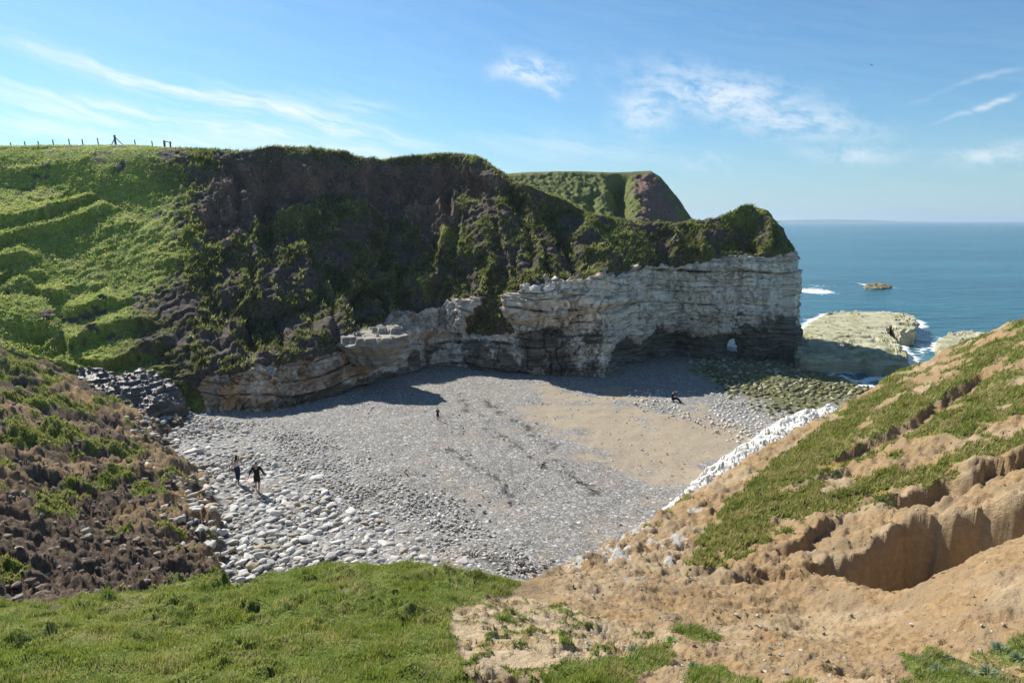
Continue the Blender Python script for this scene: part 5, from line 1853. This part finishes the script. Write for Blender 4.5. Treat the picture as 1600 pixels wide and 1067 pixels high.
def build_fence():
    posts = [(16, 224.5, 6), (38, 222.7, 7), (59, 222.3, 6.5), (82, 220, 8), (107, 218.8, 9.5), (128, 219.2, 9.5), (152, 217.6, 11), (210, 220, 8.5), (237, 222, 6.5)]
    names = ['leftmost leaning fence post on the hilltop', 'second fence post from the left on the hilltop', 'third fence post from the left on the hilltop', 'fourth fence post from the left on the hilltop',
             'fifth fence post from the left on the hilltop', 'sixth fence post from the left on the hilltop', 'tallest plain fence post, just left of the braced strainer post',
             'fence post just right of the braced strainer post', 'fence post between the strainer post and the short rail']
    for (px, py, h), nm in zip(posts, names):
        Y = 82.5
        topp = at(px, py - 1.5, Y)
        ln = h / F * 84 + 0.55
        bot = topp + np.array([0.10 + 0.03 * random.random(), 0, -ln])
        c = bot.copy()
        o = link('fence_post', box_mesh('post', [((0, 0, 0), topp - bot, .045, .045)]), M_POST)
        o.location = bot
        tag(o, nm, 'fence post', 'fence posts along the hilltop')
    base = at(181, 226.5, 82.5)
    r = bpy.data.objects.new('strainer_post', None)
    COL.objects.link(r)
    r.location = base + np.array([0, 0, -.3])
    tag(r, 'stout strainer post with a slanting strut on each side on the hilltop', 'fence post', 'fence posts along the hilltop')
    link('post', box_mesh('post', [((0, 0, 0), (-.06, 0, 1.4), .085, .085)]), M_POST, r)
    link('strut', box_mesh('strut', [((-.62, .02, .1), (-.10, .02, 1.0), .035, .035)]), M_POST, r)
    link('strut', box_mesh('strut', [((.98, .02, .1), (.04, .02, 1.1), .035, .035)]), M_POST, r)
    base = at(257, 226, 82)
    r = bpy.data.objects.new('rail_fence', None)
    COL.objects.link(r)
    r.location = base + np.array([0, 0, -.4])
    tag(r, 'short sagging timber rail between two posts at the end of the fence', 'fence', )
    link('post', box_mesh('post', [((0, 0, 0), (0, 0, .85), .09, .09)]), M_POST, r)
    link('post', box_mesh('post', [((.62, .1, -.1), (.64, .1, .75), .07, .07)]), M_POST, r)
    link('rail', box_mesh('rail', [((-.05, -.1, .8), (.85, 0, .55), .04, .05)]), M_POST, r)


build_fence()


# ------------------------------------------------------------------ plants of the near slope
M_BLUELEAF = mat_leaf('blue_green_leaf', trans=0.2)


def leaf_clump(name, n, L, W, seed, tints_, spread=1.0, droop=0.35, mat=None, folds=4):
    r_ = np.random.default_rng(seed)
    V, Q, T = [], [], []
    for i in range(n):
        a = r_.uniform(0, 6.283)
        e = r_.uniform(0.35, 1.35)
        ln = L * r_.uniform(0.6, 1.1)
        b0 = np.array([math.cos(a), math.sin(a), 0]) * L * spread * r_.random() * 0.5
        d = np.array([math.cos(a) * math.cos(e), math.sin(a) * math.cos(e), math.sin(e)])
        sd = np.array([-math.sin(a), math.cos(a), 0])
        o = len(V)
        tt = np.array(tints_[int(r_.integers(0, len(tints_)))]) * r_.uniform(0.85, 1.15)
        for k in range(folds + 1):
            f = k / folds
            w = W * (0.5 + 1.2 * f) * (1 - f) ** 0.6 * 1.1 + 0.001
            c = b0 + d * ln * f + np.array([d[0], d[1], 0]) * ln * droop * f * f - np.array([0, 0, 1]) * ln * droop * f * f
            V += [c - sd * w, c + sd * w + np.array([0, 0, 0.15 * w])]
            T += [tt, tt]
            if k:
                Q.append((o + 2 * k - 2, o + 2 * k - 1, o + 2 * k + 1, o + 2 * k))
    return np_mesh(name, np.array(V), np.array(Q), True, {'tint': np.array(T)})


def ray_ground(px, py):
    d = ray(float(px), float(py))
    for s in np.arange(5, 60, 0.03):
        p = d * s
        if CZ + p[2] < near_z(np.array([p[0]]), np.array([p[1]]))[0]:
            return np.array([p[0], p[1], near_z(np.array([p[0]]), np.array([p[1]]))[0]])
    return d * 60


def build_plants():
    blue = [(0.15, 0.22, 0.12), (0.2, 0.27, 0.16), (0.11, 0.18, 0.07), (0.24, 0.3, 0.2)]
    spec = [(1468, 1048, .17, 'grey-green leafy plant at the bottom edge, leftmost of the clay corner'), (1482, 1030, .12, 'small grey-green plant above its larger neighbour on bare clay'),
            (1545, 1052, .2, 'large grey-green plant in the bottom right corner of the clay'), (1562, 1014, .2, 'pale grey-green plant at the turf edge of the lower right corner'),
            (1592, 1030, .17, 'grey-green plant at the right edge of the clay corner'), (1508, 1050, .16, 'grey-green plant between two larger ones at the bottom right'),
            (1436, 1030, .09, 'tiny grey-green plant alone on the clay, lower right'), (988, 1018, .13, 'blue-green leafy plant in the turf tongue beside the clay path'),
            (1050, 1003, .16, 'bright green bushy plant at the right end of the turf tongue'), (1085, 1045, .15, 'grey-green plant on the turf strip at the bottom edge')]
    for i, (px, py, L, lb) in enumerate(spec):
        p = ray_ground(px, py)
        tn = [(0.12, 0.24, 0.05), (0.16, 0.3, 0.07)] if 'bright' in lb else blue
        root = bpy.data.objects.new('plant', None)
        COL.objects.link(root)
        root.location = p
        tag(root, lb, 'plant', 'leafy plants on the clay slope')
        link('foliage', leaf_clump('foliage', 110, L * .62, L * .05, 40 + i, tn), M_BLUELEAF, root)
    for i, (px, py, n, lb) in enumerate([(1300, 738, 46, 'clump of yellow flowers on the grassy slope'), (1375, 782, 16, 'few yellow flowers in the turf below the flower clump')]):
        p = ray_ground(px, py)
        root = bpy.data.objects.new('flower_clump', None)
        COL.objects.link(root)
        root.location = p
        tag(root, lb, 'flowers')
        link('foliage', leaf_clump('foliage', 110, .28, .02, 60 + i, [(0.09, 0.16, 0.03), (0.14, 0.2, 0.05)], 2.0), M_LEAF, root)
        r_ = np.random.default_rng(80 + i)
        V, Q = [], []
        for k in range(n):
            c = np.array([r_.normal() * .22, r_.normal() * .18, .2 + .1 * r_.random()])
            o = len(V)
            for j in range(6):
                V.append(c + np.array([math.cos(j * 1.047), math.sin(j * 1.047) * .8, .3 * (j % 2)]) * .035)
            Q += [(o, o + 1, o + 2, o + 3), (o, o + 3, o + 4, o + 5)]
        f = link('blossom', np_mesh('blossom', np.array(V), np.array(Q), False), mat_plain('yellow_petal', (0.75, 0.55, 0.02), 0.6), root)
        f['kind'] = 'stuff'


build_plants()


# ------------------------------------------------------------------ seaweed along the drift lines
def build_seaweed():
    r_ = np.random.default_rng(12)
    V, Q = [], []
    lines = [[(690, 595), (735, 640), (790, 690), (830, 715)], [(755, 625), (800, 655), (850, 690), (880, 735)], [(560, 790), (600, 750), (640, 740)], [(700, 700), (770, 745), (800, 790)],
             [(740, 865), (800, 880), (830, 890)], [(885, 735), (925, 770)], [(840, 735), (850, 720)], [(690, 650), (720, 680)]]
    for ln in lines:
        a = np.array(ln, float)
        W = on_beach(a[:, 0], a[:, 1])
        for k in range(46):
            t = r_.random() * (len(W) - 1)
            i = int(t)
            c = W[i] * (1 - t + i) + W[i + 1] * (t - i) if i < len(W) - 1 else W[i]
            c = c + np.array([r_.normal() * .30, r_.normal() * .30, 0])
            ang = math.atan2(W[-1][1] - W[0][1], W[-1][0] - W[0][0]) + r_.normal() * .6
            L = r_.uniform(.06, .34) * (1 if r_.random() < .85 else 2)
            o = len(V)
            w = r_.uniform(.012, .05)
            for j in range(6):
                f = j / 5
                ang += r_.normal() * .45
                c = c + np.array([math.cos(ang), math.sin(ang), 0]) * L / 5
                z = float(beach_z(c[0], c[1])) + .05 + .05 * math.sin(f * 3.1) + r_.random() * .03
                s = np.array([-math.sin(ang), math.cos(ang), 0]) * w * (1 - .6 * f)
                V += [np.array([c[0], c[1], z]) - s, np.array([c[0], c[1], z + .02]) + s]
                if j:
                    Q.append((o + 2 * j - 2, o + 2 * j - 1, o + 2 * j + 1, o + 2 * j))
    me = np_mesh('seaweed', np.array(V), np.array(Q), True)
    tag(link('seaweed', me, mat_plain('dark_weed', (0.022, 0.016, 0.010), 0.5)), 'dark strands of seaweed along the drift lines', 'seaweed', kind='stuff')


build_seaweed()


# ------------------------------------------------------------------ a bird far up in the sky
def build_bird():
    root = bpy.data.objects.new('bird', None)
    COL.objects.link(root)
    root.location = at(1362, 102, 150)
    root.rotation_euler = (0.1, 0.25, 0.6)
    tag(root, 'lone dark bird high in the sky above the sea', 'bird')
    body = [(0, -.22, 0, .02), (0, -.1, 0, .05), (0, .06, .01, .06), (0, .17, .03, .04), (0, .25, .03, .015)]
    link('body', skin_mesh('body', body, [(0, 1), (1, 2), (2, 3), (3, 4)], 2), M_DSHOE, root)
    for s in (-1, 1):
        pts = np.array([(0, .1, .02), (.18, .13, .09), (.42, .05, .06), (.55, -.06, .03), (.38, -.05, .05), (.18, -.03, .07), (0, -.05, .02)], float)
        pts[:, 0] *= s
        V = np.vstack([pts, pts + np.array([0, 0, -.012])])
        n = len(pts)
        Q = [(0, 1, 5, 6), (1, 2, 4, 5), (n, n + 6, n + 5, n + 1), (n + 1, n + 5, n + 4, n + 2)]
        Q += [(i, (i + 1) % n, n + (i + 1) % n, n + i) for i in range(n)]
        Q += [(2, 3, 3, 4), (n + 2, n + 4, n + 3, n + 3)]
        me = bpy.data.meshes.new('wing')
        me.from_pydata([tuple(v) for v in V], [], [tuple(dict.fromkeys(q)) for q in Q])
        link('wing', me, M_DSHOE, root)


build_bird()


# ------------------------------------------------------------------ the sea air
def build_haze():
    lo, hi = np.array([-45000.0, -200.0, -25.0]), np.array([45000.0, 42000.0, 92.0])
    V = np.array([[(lo, hi)[i][0], (lo, hi)[j][1], (lo, hi)[k][2]] for i in (0, 1) for j in (0, 1) for k in (0, 1)])
    Q = np.array([(0, 1, 3, 2), (4, 6, 7, 5), (0, 4, 5, 1), (2, 3, 7, 6), (0, 2, 6, 4), (1, 5, 7, 3)])
    m = bpy.data.materials.new('sea_air')
    m.use_nodes = True
    t = m.node_tree
    t.nodes.clear()
    out = t.nodes.new('ShaderNodeOutputMaterial')
    v = t.nodes.new('ShaderNodeVolumePrincipled')
    v.inputs['Color'].default_value = (0.68, 0.85, 1.0, 1)
    v.inputs['Density'].default_value = HAZE
    v.inputs['Anisotropy'].default_value = 0.3
    t.links.new(v.outputs[0], out.inputs['Volume'])
    tag(link('haze', np_mesh('haze', V, Q, False), m), 'thin sea haze over the whole bay', kind='stuff')


HAZE = 0.00012
build_haze()
